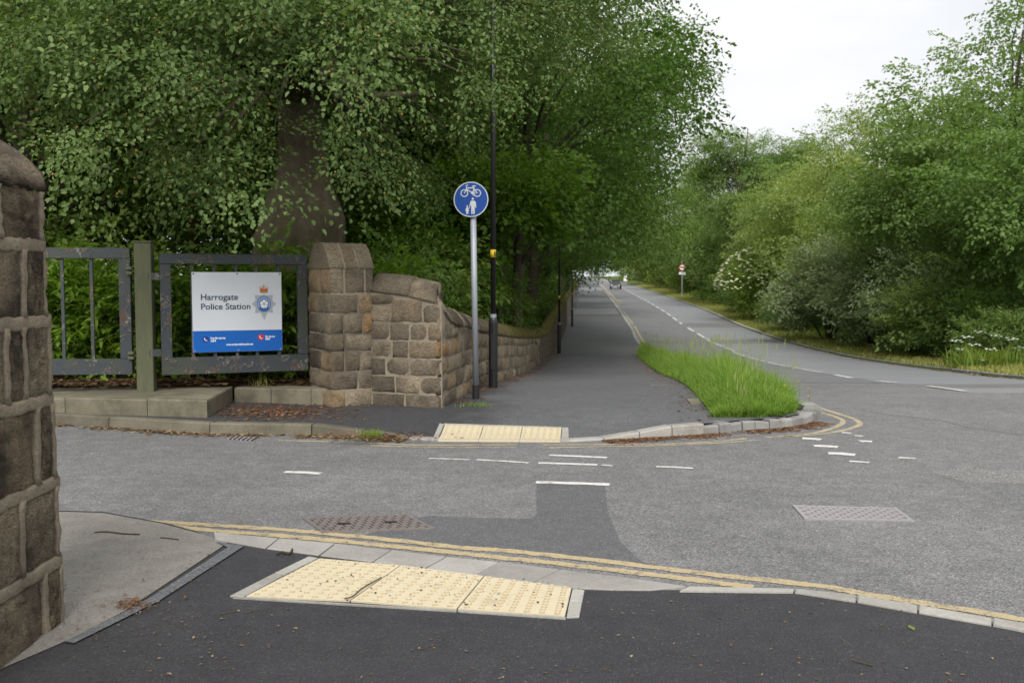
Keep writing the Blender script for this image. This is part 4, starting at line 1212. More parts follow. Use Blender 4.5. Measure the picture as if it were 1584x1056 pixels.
def stroke(mb, pts, wdt, M, z):
    for a_, b_ in zip(pts, pts[1:]):
        a_ = Vector((a_[0], a_[1])); b_ = Vector((b_[0], b_[1])); d = (b_ - a_).normalized(); nn = Vector((-d.y, d.x)) * wdt / 2
        a_ = a_ - d * wdt * .25; b_ = b_ + d * wdt * .25
        mb.add([M @ Vector((p.x, p.y, z + .00002 * len(mb.f))) for p in (a_ - nn, b_ - nn, b_ + nn, a_ + nn)], [(0, 1, 2, 3)])
px_ = Rr / 284
bk_ = MB()
for pts, wd_ in (([(470, 272), (443, 285), (450, 330), (412, 405)], 14), ([(448, 320), (560, 320)], 16), ([(450, 345), (545, 400)], 16), ([(560, 300), (570, 330), (545, 405)], 15), ([(568, 325), (622, 405)], 14), ([(545, 405), (622, 405)], 8), ([(540, 292), (592, 288)], 16), ([(528, 385), (560, 445)], 12)):
    stroke(bk_, [sp_(*p) for p in pts], wd_ * px_, DM, .0016)
for c_ in ((412, 405), (622, 405)):
    x_, y_ = sp_(*c_)
    nn = 28
    for k in range(nn):
        a0, a1 = 2 * PI * k / nn, 2 * PI * (k + 1) / nn
        bk_.add([DM @ Vector((x_ + r_ * px_ * math.cos(a), y_ + r_ * px_ * math.sin(a), .0024)) for r_, a in ((47, a0), (62, a0), (62, a1), (47, a1))], [(0, 1, 2, 3)])
x_, y_ = sp_(540, 402)
bk_.add([DM @ Vector((x_ + 20 * px_ * math.cos(k * PI / 7), y_ + 20 * px_ * math.sin(k * PI / 7), .0027)) for k in range(14)], [tuple(range(14))])
bk_.build('bicycle_symbol', M_['rsign_white'], sn)
def figure(name, head, polys):
    mb = MB()
    x_, y_ = sp_(head[0], head[1])
    mb.add([DM @ Vector((x_ + head[2] * px_ * math.cos(k * PI / 8), y_ + head[2] * 1.15 * px_ * math.sin(k * PI / 8), .002)) for k in range(16)], [tuple(range(16))])
    for i, p in enumerate(polys):
        mb.add([DM @ Vector((*sp_(*q), .0017 + .0002 * i)) for q in p], [tuple(range(len(p)))])
    me = pymesh(name, mb.v, mb.f); fix_normals(me)
    return put(name, me, M_['rsign_white'], sn)
figure('adult_symbol', (549, 500, 17), [[(522, 530), (577, 530), (590, 545), (582, 640), (578, 750), (558, 750), (552, 650), (546, 750), (526, 750), (522, 640), (512, 545)], [(512, 540), (526, 548), (500, 640), (487, 650)], [(588, 540), (600, 560), (606, 645), (592, 645), (584, 570)]])
figure('child_symbol', (460, 618, 13), [[(444, 638), (474, 638), (486, 700), (476, 705), (474, 750), (461, 750), (459, 710), (456, 750), (444, 750), (442, 705), (432, 700)], [(474, 640), (482, 648), (492, 650), (488, 662), (478, 660)], [(444, 640), (426, 690), (434, 696), (448, 660)]])
mb = MB().box(-.05, .05, -.03, .03, -.045, -.0125, DM); me = pymesh('clip', mb.v, mb.f); fix_normals(me); put('clip', me, M_['galv'], sn)

# ------------------------------------------------------------------ lamp posts
def lamp_parts(t, p, band_z, text=True):
    MB().tube([p, p + Z(.90), p + Z(.94), p + Z(.98)], [.064, .064, .058, .042], 18).build('base_column', M_['black'], t, smooth=False)
    MB().box(p.x - .03, p.x + .03, p.y - .070, p.y - .060, p.z + .25, p.z + .75, None, .003).build('access_door', M_['black'], t)
    MB().tube([p + Z(.97), p + Z(1.02)], .045, 16).build('collar', M_['galv'] if text else M_['black'], t)
    MB().tube([p + Z(1.0), p + Z(6.1)], [.036, .030], 16).build('shaft', M_['black'], t, smooth=True)
    MB().tube([p + Z(band_z), p + Z(band_z + .105)], [.0385, .0385], 16).build('yellow_band', M_['yellow_tape'], t, smooth=True)
    if text:
        LM = Matrix(((1, 0, 0, p.x + .012), (0, 0, -1, p.y - .0395), (0, 1, 0, p.z + band_z + .022), (0, 0, 0, 1)))
        fitted('letter', 'E', 0, 0, .034, .06, M_['iron_dark'], t, 0.0, .001, LM)
    MB().tube([p + Z(6.05), p + Z(6.3), p + Vector((.25, -.05, 6.42)), p + Vector((.7, -.1, 6.45))], [.038, .036, .03, .03], 10).build('arm', M_['black'], t, smooth=True)
    MB().box(p.x + .65, p.x + 1.25, p.y - .24, p.y + .02, p.z + 6.40, p.z + 6.52, None, .03).build('lantern', M_['black'], t)
l1 = onroad(763, 600, .1)
lp = thing('street_lamp', 'nearest black lamp post beside the blue sign, yellow band at head height', 'lamp post', l1, group='black lamp posts along the wall')
lamp_parts(lp, l1, at(761, 392.5, l1.y).z - l1.z - .05)
def copy_thing(src, loc, label, rz=0, sc=1.0, group=None):
    r = src.copy(); C.objects.link(r)
    M = Matrix.Translation(Vector(loc)) @ Matrix.Rotation(rz, 4, 'Z') @ (Matrix.Diagonal((*sc, 1)) if hasattr(sc, '__len__') else Matrix.Scale(sc, 4))
    r.matrix_basis = M; WM[r.name] = M
    r['label'] = label
    if group: r['group'] = group
    for ch in src.children:
        c = ch.copy(); C.objects.link(c); c.parent = r; WM[c.name] = M @ ch.matrix_basis
        for g in ch.children:
            d = g.copy(); C.objects.link(d); d.parent = c; WM[d.name] = WM[c.name] @ g.matrix_basis
    return r
l2 = onroad(865, 547, .1)
copy_thing(lp, l2, 'second black lamp post along the wall, past the mossy dip in the coping')
l3 = onroad(885, 505, .1)
copy_thing(lp, l3, 'third and smallest looking black lamp post far along the footway')
gp = onroad(893.5, 478, .1)
gpo = thing('marker_post', 'thin grey post at the far end of the wall beyond the last lamp post', 'post', gp)
MB().tube([gp, gp + Z(2.2)], .05, 8).build('shaft', M_['galv'], gpo)
MB().tube([gp + Z(2.2), gp + Z(2.25)], .06, 8).build('cap', M_['galv'], gpo)

# ------------------------------------------------------------------ distant signs and car
rp = Vector((at(1055, 437, 108).x, 108, R(108) + .12))
rs = thing('road_sign', 'red ringed lorry restriction sign with a white plate on the right verge', 'road sign', rp)
MB().tube([rp, Vector((rp.x, rp.y, 3.95))], .055, 10).build('post', M_['galv'], rs)
RM = Matrix.Translation((rp.x, rp.y - .07, 3.2)) @ Matrix.Rotation(PI / 2, 4, 'X')
disc('plate', 0, 0, .375, 0, M_['bright_white'], rs, 32, None, RM)
ringm('red_ring', 0, 0, .27, .375, .006, M_['red'], rs, RM, 32)
MB().add([RM @ Vector((x, y, .008)) for x, y in ((-.2, -.06), (.06, -.06), (.06, .1), (-.2, .1), (.08, -.06), (.21, -.06), (.21, .02), (.16, .08), (.08, .08))], [(0, 1, 2, 3), (4, 5, 6, 7, 8)]).build('lorry_symbol', M_['iron_dark'], rs)
MB().box(rp.x - .36, rp.x + .36, rp.y - .08, rp.y - .06, 2.42, 2.70).build('information_plate', M_['bright_white'], rs)
MB().box(rp.x - .12, rp.x + .12, rp.y - .2, rp.y + .06, 3.93, 4.03).build('sign_lamp', M_['galv'], rs)
wp = Vector((at(967.5, 437, 215).x, 215, R(215) + .1))
ws = thing('road_sign', 'small white roadside sign of two plates below the pale hedge', 'road sign', wp)
MB().tube([wp, wp + Z(2.0)], .07, 8).build('post', M_['galv'], ws)
MB().box(wp.x - .33, wp.x + .33, wp.y - .12, wp.y - .08, wp.z + 1.15, wp.z + 1.85).build('upper_plate', M_['bright_white'], ws)
MB().box(wp.x - .42, wp.x + .42, wp.y - .12, wp.y - .08, wp.z + .35, wp.z + 1.0).build('lower_plate', M_['bright_white'], ws)

M_['car_paint'] = plain('dark_car_paint', (.010, .011, .014), .4, .5)
M_['car_silver'] = plain('silver_car_paint', (.30, .32, .35), .25, .6, .2)
M_['glass'] = plain('dark_car_glass', (.02, .025, .03), .08, .6)
M_['tyre'] = plain('tyre_rubber', (.015, .015, .015), .8, .2)
M_['headlight'] = plain('headlight_glass', (.7, .7, .68), .15, .5)
M_['tail'] = plain('tail_light_red', (.4, .01, .01), .3, .5)
cpos = Vector((at(952.5, 444, 158).x, 158, R(158) + .01))
car = thing('parked_car', 'small dark car on the road near the crest', 'car', cpos, math.radians(-8))
CMx = WM[car.name]
def carpart(name, mb, mat, smooth=False, parent=car):
    me = pymesh(name, [CMx @ Vector(p) for p in mb.v], mb.f, smooth); fix_normals(me); return put(name, me, mat, parent)
def loft(secs):
    mb = MB(); n = len(secs[0]); v = [p for s_ in secs for p in s_]
    f = [(i * n + j, i * n + (j + 1) % n, (i + 1) * n + (j + 1) % n, (i + 1) * n + j) for i in range(len(secs) - 1) for j in range(n)] + [tuple(range(n)), tuple((len(secs) - 1) * n + j for j in range(n))]
    return mb.add(v, f)
def bsec(y, hw, z0, z1): return [(-hw * .92, y, z0), (hw * .92, y, z0), (hw, y, z0 + .2), (hw, y, z1 - .12), (hw * .88, y, z1), (-hw * .88, y, z1), (-hw, y, z1 - .12), (-hw, y, z0 + .2)]
carpart('body', loft([bsec(-2.05, .70, .35, .72), bsec(-1.95, .82, .25, .84), bsec(-1.1, .87, .22, .95), bsec(.9, .87, .22, .96), bsec(1.85, .82, .26, .92), bsec(2.02, .74, .38, .80)]), M_['car_paint'], True)
def csec(y, hw, hw2, z1): return [(-hw, y, .93), (hw, y, .93), (hw2, y, z1), (-hw2, y, z1)]
carpart('cabin_glass', loft([csec(-1.15, .78, .74, .96), csec(-.45, .78, .62, 1.38), csec(.9, .78, .62, 1.38), csec(1.75, .76, .70, 1.0)]), M_['glass'])
carpart('roof', loft([[(-.64, -.5, 1.385), (.64, -.5, 1.385), (.58, -.5, 1.44), (-.58, -.5, 1.44)], [(-.64, 1.0, 1.385), (.64, 1.0, 1.385), (.58, 1.0, 1.44), (-.58, 1.0, 1.44)]]), M_['car_paint'])
for sx in (-1, 1):
    for y in (-1.25, 1.25):
        mb = MB().tube([(sx * .70, y, .31), (sx * .885, y, .31)], .31, 16); carpart('wheel', mb, M_['tyre'])
    mb = MB().box(min(sx * .45, sx * .75), max(sx * .45, sx * .75), -2.09, -2.0, .58, .72); carpart('headlight', mb, M_['headlight'])
    mb = MB().box(min(sx * .6, sx * .78), max(sx * .6, sx * .78), 1.98, 2.05, .65, .85); carpart('tail_light', mb, M_['tail'])
carpart('bumper', MB().box(-.72, .72, -2.13, -2.03, .30, .50, None, .03), M_['car_silver'])
carpart('number_plate', MB().box(-.26, .26, -2.145, -2.132, .36, .46), M_['bright_white'])

# ------------------------------------------------------------------ foliage machinery
def spray(rng, n, length, ll, lw, six, droop=.25, spread=.5):
    """one twig: n leaves in a loose flat spray along +y; returns (n,k,3)"""
    out = []
    for i in range(n):
        t = (i + rng.uniform(.2, .9)) / n
        side = 1 if i % 2 else -1
        lat = side * rng.uniform(.05, 1) * spread * length * (.35 + .65 * math.sin(PI * min(t * .9 + .08, 1)))
        p = np.array([lat, length * t, -droop * length * t * t - abs(lat) * .25 + rng.normal(0, .035) * length])
        az = math.atan2(lat * 1.2, .35 * length) + rng.normal(0, .55)      # leaf heading away from twig
        el = rng.normal(-.30, .40)
        s = ll * rng.uniform(.55, 1.3); w2 = lw * rng.uniform(.75, 1.2) * .5
        d = np.array([math.sin(az) * math.cos(el), math.cos(az) * math.cos(el), math.sin(el)])
        r = np.cross(d, np.array([0, 0, 1.0])); r /= np.linalg.norm(r) + 1e-9
        roll = rng.normal(0, .5)
        u = np.cross(r, d)
        r2 = r * math.cos(roll) + u * math.sin(roll); u2 = np.cross(r2, d)
        if six:
            pts = [p, p + d * s * .30 + r2 * w2 * .92 + u2 * w2 * .28, p + d * s * .68 + r2 * w2 * .80 + u2 * w2 * .25, p + d * s - u2 * s * .10, p + d * s * .68 - r2 * w2 * .80 + u2 * w2 * .25, p + d * s * .30 - r2 * w2 * .92 + u2 * w2 * .28]
        else:
            pts = [p, p + d * s * .45 + r2 * w2 + u2 * w2 * .3, p + d * s - u2 * s * .08, p + d * s * .45 - r2 * w2 + u2 * w2 * .3]
        out.append(pts)
    return np.array(out)
def templates(seed, k, n, length, ll, lw, six=False, droop=.25, spread=.5):
    rng = np.random.default_rng(seed)
    return [spray(rng, n, length, ll, lw, six, droop, spread) for _ in range(k)]
def fill(rng, temps, pos, yaw, pitch, roll, scale, base_t):
    """place sprays; returns V, F, tint"""
    Vs, Ts = [], []
    k = temps[0].shape[1]
    which = rng.integers(0, len(temps), len(pos))
    for ti, T in enumerate(temps):
        idx = np.where(which == ti)[0]
        if len(idx) == 0: continue
        P = T.reshape(-1, 3)
        cy, sy = np.cos(yaw[idx]), np.sin(yaw[idx]); cp, sp2 = np.cos(pitch[idx]), np.sin(pitch[idx]); cr_, sr = np.cos(roll[idx]), np.sin(roll[idx])
        Rz = np.zeros((len(idx), 3, 3)); Rz[:, 0, 0] = cy; Rz[:, 0, 1] = -sy; Rz[:, 1, 0] = sy; Rz[:, 1, 1] = cy; Rz[:, 2, 2] = 1
        Rx = np.zeros_like(Rz); Rx[:, 0, 0] = 1; Rx[:, 1, 1] = cp; Rx[:, 1, 2] = -sp2; Rx[:, 2, 1] = sp2; Rx[:, 2, 2] = cp
        Ry = np.zeros_like(Rz); Ry[:, 0, 0] = cr_; Ry[:, 0, 2] = sr; Ry[:, 1, 1] = 1; Ry[:, 2, 0] = -sr; Ry[:, 2, 2] = cr_
        Mx = Rz @ Rx @ Ry
        W = np.einsum('aij,pj->api', Mx, P) * scale[idx][:, None, None] + pos[idx][:, None, :]
        nl = T.shape[0]
        tl = np.clip(base_t[idx][:, None] + rng.normal(0, .16, (len(idx), nl)), 0, 1)
        Vs.append(W.reshape(-1, 3)); Ts.append(np.repeat(tl.reshape(-1), k))
    V = np.concatenate(Vs); T = np.concatenate(Ts)
    nleaf = len(V) // k
    b = np.arange(nleaf)[:, None] * k
    F = np.concatenate([b + np.array([[0, 1, 2, 3]]), b + np.array([[0, 3, 4, 5]])]) if k == 6 else b + np.array([[0, 1, 2, 3]])
    return V, F, T
def lobes_ellipsoid(rng, c, r, k, rl, zmin=None, shell=(.45, 1.0)):
    out = []
    while len(out) < k:
        d = rng.normal(0, 1, 3); d /= np.linalg.norm(d)
        q = np.array(c) + d * np.array(r) * rng.uniform(*shell)
        if zmin is not None and q[2] < zmin: continue
        out.append((q, rl * rng.uniform(.7, 1.25)))
    return out
def sprays_in_lobes(rng, lobes, n, axis, flat=.75, pitch0=-.15, pitch_s=.35):
    w_ = np.array([l[1] ** 2 for l in lobes]); w_ /= w_.sum()
    li = rng.choice(len(lobes), n, p=w_)
    d = rng.normal(0, 1, (n, 3)); d /= np.linalg.norm(d, axis=1)[:, None]
    rad = rng.uniform(0, 1, n) ** .45
    cs = np.array([l[0] for l in lobes])[li]; rs_ = np.array([l[1] for l in lobes])[li]
    pos = cs + d * (rs_ * rad)[:, None] * np.array([1, 1, flat])
    out = (pos - np.array(axis)[None, :]); out2 = d * 1.0
    hx = out[:, 0] / (np.linalg.norm(out, axis=1) + 1e-6) + out2[:, 0] * .9; hy = out[:, 1] / (np.linalg.norm(out, axis=1) + 1e-6) + out2[:, 1] * .9
    yaw = np.arctan2(-hx, hy) + rng.normal(0, .5, n)
    pitch = rng.normal(pitch0, pitch_s, n) + d[:, 2] * .35
    roll = rng.normal(0, .4, n)
    lt = np.clip(rng.uniform(.22, .66, len(lobes))[li] + d[:, 2] * .05 + rng.normal(0, .08, n), 0, 1)
    return pos, yaw, pitch, roll, rng.uniform(.75, 1.25, n), lt
def limbs(rng, base, top, r0, lobes, sides=7, n_limb=24, wob=.25, first=.25):
    mb = MB()
    base = Vector(base); top = Vector(top)
    tr = []
    for i in range(9):
        t = i / 8
        p = base.lerp(top, t) + Vector((math.sin(t * 5 + r0 * 9) * wob * t, math.cos(t * 4) * wob * t, 0))
        tr.append(p)
    mb.tube(tr, [r0 * (1.35 if i == 0 else 1) * (1 - .85 * i / 8) for i in range(9)], sides + 3)
    sel = sorted(range(len(lobes)), key=lambda i: -lobes[i][1])[:n_limb]
    for i in sel:
        q = Vector(lobes[i][0])
        t = min(max((q.z - base.z) / max(top.z - base.z, .1) * .75 - .08, first), .92)
        k = t * 8; a_ = tr[int(k)].lerp(tr[min(int(k) + 1, 8)], k - int(k))
        mid = a_.lerp(q, .5) + Vector((rng.normal(0, .2), rng.normal(0, .2), .25 * (q - a_).length * .5))
        r1 = r0 * (1 - .85 * t) * .45
        mb.tube([a_, a_.lerp(mid, .55) + Vector((0, 0, .05)), mid, mid.lerp(q, .6), q], [r1, r1 * .8, r1 * .6, r1 * .4, r1 * .15], sides, False)
    return mb
def tree_proto(name, label, seed, h, cr, zc_, rz, trunk_r, nl, rl, ns, temps, leaf, bark_='bark', lean=(0, 0), zmin=1.2, loc=(0, 0, 0), flat=.75, pitch0=-.15, group=None, cat='tree', limbs_n=24):
    rng = np.random.default_rng(seed)
    lob = lobes_ellipsoid(rng, (lean[0], lean[1], zc_), (cr, cr, rz), nl, rl, zmin)
    t = thing(name, label, cat, loc, 0, group)
    B = WM[t.name]
    mb = limbs(rng, (0, 0, -.3), (lean[0], lean[1], zc_ + rz * .75), trunk_r, lob, n_limb=limbs_n)
    me = pymesh('trunk', [B @ Vector(p) for p in mb.v], mb.f, True)
    put('trunk', me, M_[bark_], t)
    pos, yaw, pit, rol, sc, lt = sprays_in_lobes(rng, lob, ns, (lean[0], lean[1], zc_ - rz * .3), flat, pitch0)
    V, F, T = fill(rng, temps, pos, yaw, pit, rol, sc, lt)
    me = npmesh('crown', V, F, T)
    o = put('crown', me, M_[leaf], t, B.copy()); o['kind'] = 'stuff'
    return t
def place(t, loc, rz=0, sc=1.0):
    M = Matrix.Translation(Vector(loc)) @ Matrix.Rotation(rz, 4, 'Z') @ (Matrix.Diagonal((*sc, 1)) if hasattr(sc, '__len__') else Matrix.Scale(sc, 4))
    t.matrix_basis = M; WM[t.name] = M
def gz(x, y):
    if x < WL(max(y, 11)): return R(y) + .3
    if x > RE(y): return R(y) + .1 + .02 * (x - RE(y))
    return R(y) + .1

TB = templates(1, 12, 34, .62, .055, .038, True, .34, .40)       # beech sprays
TW = templates(2, 8, 34, 1.0, .115, .080, False, .22, .5)       # woodland
TF = templates(3, 8, 40, 1.0, .125, .085, False, .15, .55)       # fine, airy
TS = templates(4, 8, 22, .55, .105, .062, False, .2, .5)        # shrubs
TL = templates(5, 6, 12, .34, .135, .055, True, .05, .45)       # laurel
TM = templates(6, 6, 22, .6, .110, .085, True, .25, .5)         # maple like

# ---- great beech behind the gate
rng = np.random.default_rng(42)
bb = Vector((at(457, 437, 15.6).x, 15.6, .25))
beech = thing('beech_tree', 'great old beech with a swollen burled trunk and drooping branches over the gate', 'tree', bb)
nA, nZ = 56, 70
prof_h = [0, .5, 1.0, 1.5, 2.0, 2.5, 2.9, 3.4, 4.2, 6, 8, 10.5, 13]
prof_r = [.86, .76, .71, .68, .66, .60, .48, .38, .35, .34, .28, .2, .08]
pr_ = hermite(prof_h, prof_r)
px_off = hermite([0, 1, 2, 3.5, 6, 9, 13], [0, 0, .10, .16, -.05, -.3, -.4])
rws = []
burls = [(math.radians(255), 2.15, .30, .36), (math.radians(332), 2.55, .13, .3), (math.radians(210), 2.0, .12, .38), (math.radians(292), 1.65, .09, .3), (math.radians(300), 2.75, .07, .22), (math.radians(225), 2.75, .06, .2)]
for i in range(nZ + 1):
    zz = 13 * (i / nZ) ** 1.6
    row = []
    for k in range(nA):
        a = 2 * PI * k / nA
        r_ = pr_(zz) * (1 + .05 * math.sin(3 * a + zz) + .035 * math.sin(7 * a - zz * 2.2) + .03 * math.sin(5 * a + 3 * zz) + .022 * math.sin(17 * a + 2.2 * math.sin(2.3 * zz)) + .012 * math.sin(29 * a + 3 * math.sin(1.7 * zz)))
        if zz < .9: r_ *= 1 + .16 * (.9 - zz) * max(0, math.sin(5 * a))
        for (ba, bz, amp, sg_) in burls:
            da = (a - ba + PI) % (2 * PI) - PI
            dd = math.hypot(da * pr_(zz), zz - bz) / sg_
            r_ += amp * math.exp(-dd * dd * 1.6) * (1.2 - .95 * math.exp(-dd * dd * 9))
        row.append((bb.x + px_off(zz) + r_ * math.cos(a), bb.y + r_ * math.sin(a), bb.z - .2 + zz))
    row.append(row[0]); rws.append(row)
me = grid_mesh('trunk', rws); fix_normals(me); put('trunk', me, M_['beech_bark'], beech)
lob = lobes_ellipsoid(rng, (bb.x - .2, 15.2, 8.0), (6.4, 5.0, 5.0), 56, 1.0, 5.2, (.5, 1.0))
hang = []
for u in range(60, 960, 46):
    for v in (-60, -15, 30, 75, 115):
        if (u > 740 and v > 100) or (380 < u < 530 and v > 70): continue
        hang.append((u + rng.uniform(-20, 20), v + rng.uniform(-22, 22)))
hang += [(130, 190), (175, 205), (230, 195), (290, 200), (350, 195), (540, 180), (600, 185), (660, 180), (700, 170), (120, 225), (250, 225), (320, 240), (285, 255), (345, 258), (205, 220), (360, 270),
         (425, 195), (408, 240), (535, 200), (560, 205), (590, 228), (620, 245), (640, 262), (655, 278), (575, 240), (545, 222), (690, 200), (150, 230), (320, 268)]
for (u, v) in ((748, 128), (764, 110), (752, 92), (772, 128), (740, 105), (765, 20), (745, -10), (780, 0), (730, 40)):
    lob.append((np.array(at(u, v, 12.45)), .27))
for (u, v) in hang:
    Yd = rng.uniform(9.3, 11.6) if u < 590 else rng.uniform(13.9, 16.0)
    p = at(u, v, Yd); lob.append((np.array(p), rng.uniform(.24, .36) if v > 165 else rng.uniform(.30, .45) if v > 60 else rng.uniform(.45, .6)))
mb = MB()
for (q, rl_) in lob[::2]:
    q = Vector(q)
    hgt = min(max(q.z * .9, 4.2), 9); a_ = Vector((bb.x + px_off(hgt), bb.y, bb.z + hgt))
    mid = a_.lerp(q, .5) + Vector((0, 0, .5)); r1 = .055
    mb.tube([a_, a_.lerp(mid, .5), mid, mid.lerp(q, .55) + Vector((0, 0, .12)), q], [r1 * 1.6, r1, r1 * .7, r1 * .4, .006], 6, False)
# one heavy limb reaching right, as seen under the crown
a_ = Vector((bb.x, bb.y, 4.3)); e_ = at(585, 150, 13.8)
mb.tube([a_, a_.lerp(e_, .4) + Vector((0, 0, .5)), e_, e_ + Vector((.7, .2, .1))], [.16, .11, .07, .03], 8)
put('limb', pymesh('limb', mb.v, mb.f, True), M_['beech_bark'], beech)
pos, yaw, pit, rol, sc, lt = sprays_in_lobes(rng, lob, 6400, (bb.x, bb.y, 6.0), .75, -.35, .3)
V, F, T = fill(rng, TB, pos, yaw, pit, rol, sc, lt)
o = put('crown', npmesh('crown', V, F, T), M_['beech'], beech); o['kind'] = 'stuff'
# seed husks
sel = rng.choice(len(V) // 6, 5200, replace=False)
hp = V[sel * 6] + rng.normal(0, .015, (len(sel), 3)) + np.array([0, -.01, -.01])
oc = 1.05 * np.array([[1, 0, 0], [0, 1, 0], [-1, 0, 0], [0, -1, 0], [0, 0, 1.2], [0, 0, -1.2]]) * .0125
VV = (hp[:, None, :] + oc[None] * rng.uniform(.7, 1.3, (len(hp), 1, 1))).reshape(-1, 3)
ff = np.array([[0, 1, 4], [1, 2, 4], [2, 3, 4], [3, 0, 4], [1, 0, 5], [2, 1, 5], [3, 2, 5], [0, 3, 5]])
FF = (np.arange(len(hp))[:, None, None] * 6 + ff[None]).reshape(-1, 3)
o = put('seed_husks', npmesh('seed_husks', VV, FF), M_['husk'], beech); o['kind'] = 'stuff'

# ---- prototypes of the woodland and roadside trees (the first of each kind is itself planted)
GW = 'broadleaf trees behind the stone wall'; GR = 'trees along the right side of the road'; GD = 'trees deep in the left wood'
wa = tree_proto('broadleaf_tree', 'leaning trunked tree overhanging the wall just past the blue sign', 11, 10, 4.2, 6.3, 5.2, .20, 46, 1.25, 1500, TW, 'leaf', lean=(1.0, 0), zmin=3.3, group=GW)
wb_ = tree_proto('broadleaf_tree', 'tall dense tree whose crown overhangs the footway against the sky', 12, 11, 4.6, 7.2, 6.0, .24, 56, 1.3, 1700, TW, 'leaf', lean=(1.3, 0), zmin=3.4, group=GW)
ra = tree_proto('roadside_tree', 'tallest rounded tree at the right edge of the photo', 21, 10, 4.0, 5.8, 5.2, .2, 60, 1.05, 1700, TF, 'leaf_r', zmin=.7, group=GR)
rb_ = tree_proto('roadside_tree', 'bushy light green tree next left of the tallest right hand tree', 22, 9, 3.7, 4.8, 4.4, .17, 54, .95, 1500, TF, 'leaf_r', zmin=.5, group=GR)
rc = tree_proto('ash_tree', 'slender airy tree with open crown rising behind the flowering elder', 23, 13, 3.4, 9.3, 4.4, .2, 40, 1.05, 1400, TF, 'leaf_r', zmin=4.4, flat=.6, group=GR, limbs_n=30)
place(wa, (-.05, 23.5, gz(-.1, 23.5) - .1), .2, (.92, .92, .98))
place(wb_, (.5, 35, gz(.5, 35)), .0, 1.0)
tree_proto('maple_tree', 'bright yellow green young maple reaching over the wall right of the blue sign', 31, 4, 1.2, 3.15, .95, .055, 20, .55, 480, TM, 'leaf_bright', lean=(.45, 0), zmin=2.2, loc=(-.45, 18.8, gz(-.45, 18.8)), limbs_n=14)
for x, y, rz, sc_, src, lab in ((-3.2, 19.5, 2.2, 1.0, wa, 'dense tree directly behind the wall between the beech and the first lamp post'),
        (.9, 44, 1.1, 1.06, wb_, 'overhanging tree behind the second lamp post'),
        (2.0, 55, 2.9, 1.05, wa, 'overhanging tree behind the third lamp post'),
        (3.2, 68, .4, 1.15, wb_, 'low boughed tree over the footway beyond the third lamp post'),
        (5.0, 86, 4.0, 1.15, wa, 'far tree on the left whose boughs hang towards the road'),
        (6.0, 108, 5.2, 1.25, wb_, 'farther left tree whose boughs frame the gap over the road'),
        (8.2, 135, 1.9, 1.3, wb_, 'distant left tree near the crest of the road'),
        (11.0, 175, 3.0, 1.3, wa, 'most distant left tree at the top of the footway')):
    copy_thing(src, (x, y, gz(x, y) - .1), lab, rz, sc_)
rngp = random.Random(3)
for x, y in ((-9, 19), (-13, 22), (-6.5, 24), (-10.5, 27), (-16, 28), (-4, 29), (-8, 33), (-13, 35), (-19, 35), (-3, 39), (-22, 26), (-26, 34)):
    src = rngp.choice((wa, wb_))
    copy_thing(src, (x, y, gz(x, y) - .2), 'dark leafy tree deep in the wood on the left', rngp.uniform(0, 6.28), rngp.uniform(1.0, 1.3), GD)
# reddish pine trunks seen through the leaves
def pine(px, Y, r, lab, seed):
    p = at(px, 437, Y); p.z = R(Y) + .3
    t = thing('pine_tree', lab, 'tree', p, 0, 'reddish trunks in the left wood')
    MB().tube([p - Z(.3), p + Vector((.03, 0, 3)), p + Vector((-.05, 0, 7)), p + Vector((.05, 0, 13))], [r * 1.15, r, r * .85, r * .4], 10).build('trunk', M_['red_bark'], t, smooth=True)
    rg = np.random.default_rng(seed); lb = lobes_ellipsoid(rg, (0, 0, 11.5), (2.2, 2.2, 2.2), 10, .9)
    a = sprays_in_lobes(rg, lb, 160, (0, 0, 10)); V, F, T = fill(rg, TW, *a)
    o = put('crown', npmesh('crown', V, F, T), M_['leaf'], t, WM[t.name].copy()); o['kind'] = 'stuff'
pine(60, 20, .13, 'reddish bare trunk at the far left behind the near pillar', 1)
pine(300, 19, .065, 'thin reddish trunk left of the great beech', 2)
pine(232, 24, .06, 'thin dark reddish trunk deep behind the gate post', 3)

# right side of the road
def rplace(u, Y, back=2.0):
    x = at(u, 437, Y).x
    return (max(x, RE(Y) + back), Y)
x, y = rplace(1560, 31); place(ra, (x, y, gz(x, y) - .2), 0, 1.06)
x, y = rplace(1455, 37); place(rb_, (x, y, gz(x, y) - .2), .8, 1.0)
for u, Y, rz, sc_, src, lab in ((1345, 46, 2.0, 1.0, ra, 'grey green tree midway along the right side, sky above it'),
        (1290, 58, 3.2, 1.16, rb_, 'round topped tree left of centre on the right side'),
        (1690, 25, 1.0, .95, rb_, 'dark leafed tree cut off by the right edge above the cow parsley'),
        (1225, 68, 4.1, 1.15, rb_, 'low tree behind the flowering elder on the right verge'),
        (1080, 118, 2.4, 1.5, ra, 'green tree standing behind the red ringed sign'),
        (1130, 96, .5, 1.3, rb_, 'tree on the right between the elder and the red ringed sign'),
        (1040, 150, 1.5, 1.5, ra, 'dark far tree above the pale hedge on the right'),
        (1000, 190, 3.5, 1.5, ra, 'farther dark tree behind the pale hedge near the crest'),
        (975, 240, 5.5, 1.5, rb_, 'farthest tree on the right at the crest'),
        (1450, 52, .2, 1.25, rb_, 'tree in the second row behind the right hand trees')):
    x, y = rplace(u, Y, 3.0)
    copy_thing(src, (x, y, gz(x, y) - .2), lab, rz, sc_, GR)
x, y = rplace(1150, 80, 3); place(rc, (x, y, gz(x, y)), 0, 1.16)
x, y = rplace(1205, 83, 4); copy_thing(rc, (x, y, gz(x, y)), 'second slender airy tree just right of the first, behind the elder', 2.2, 1.12)

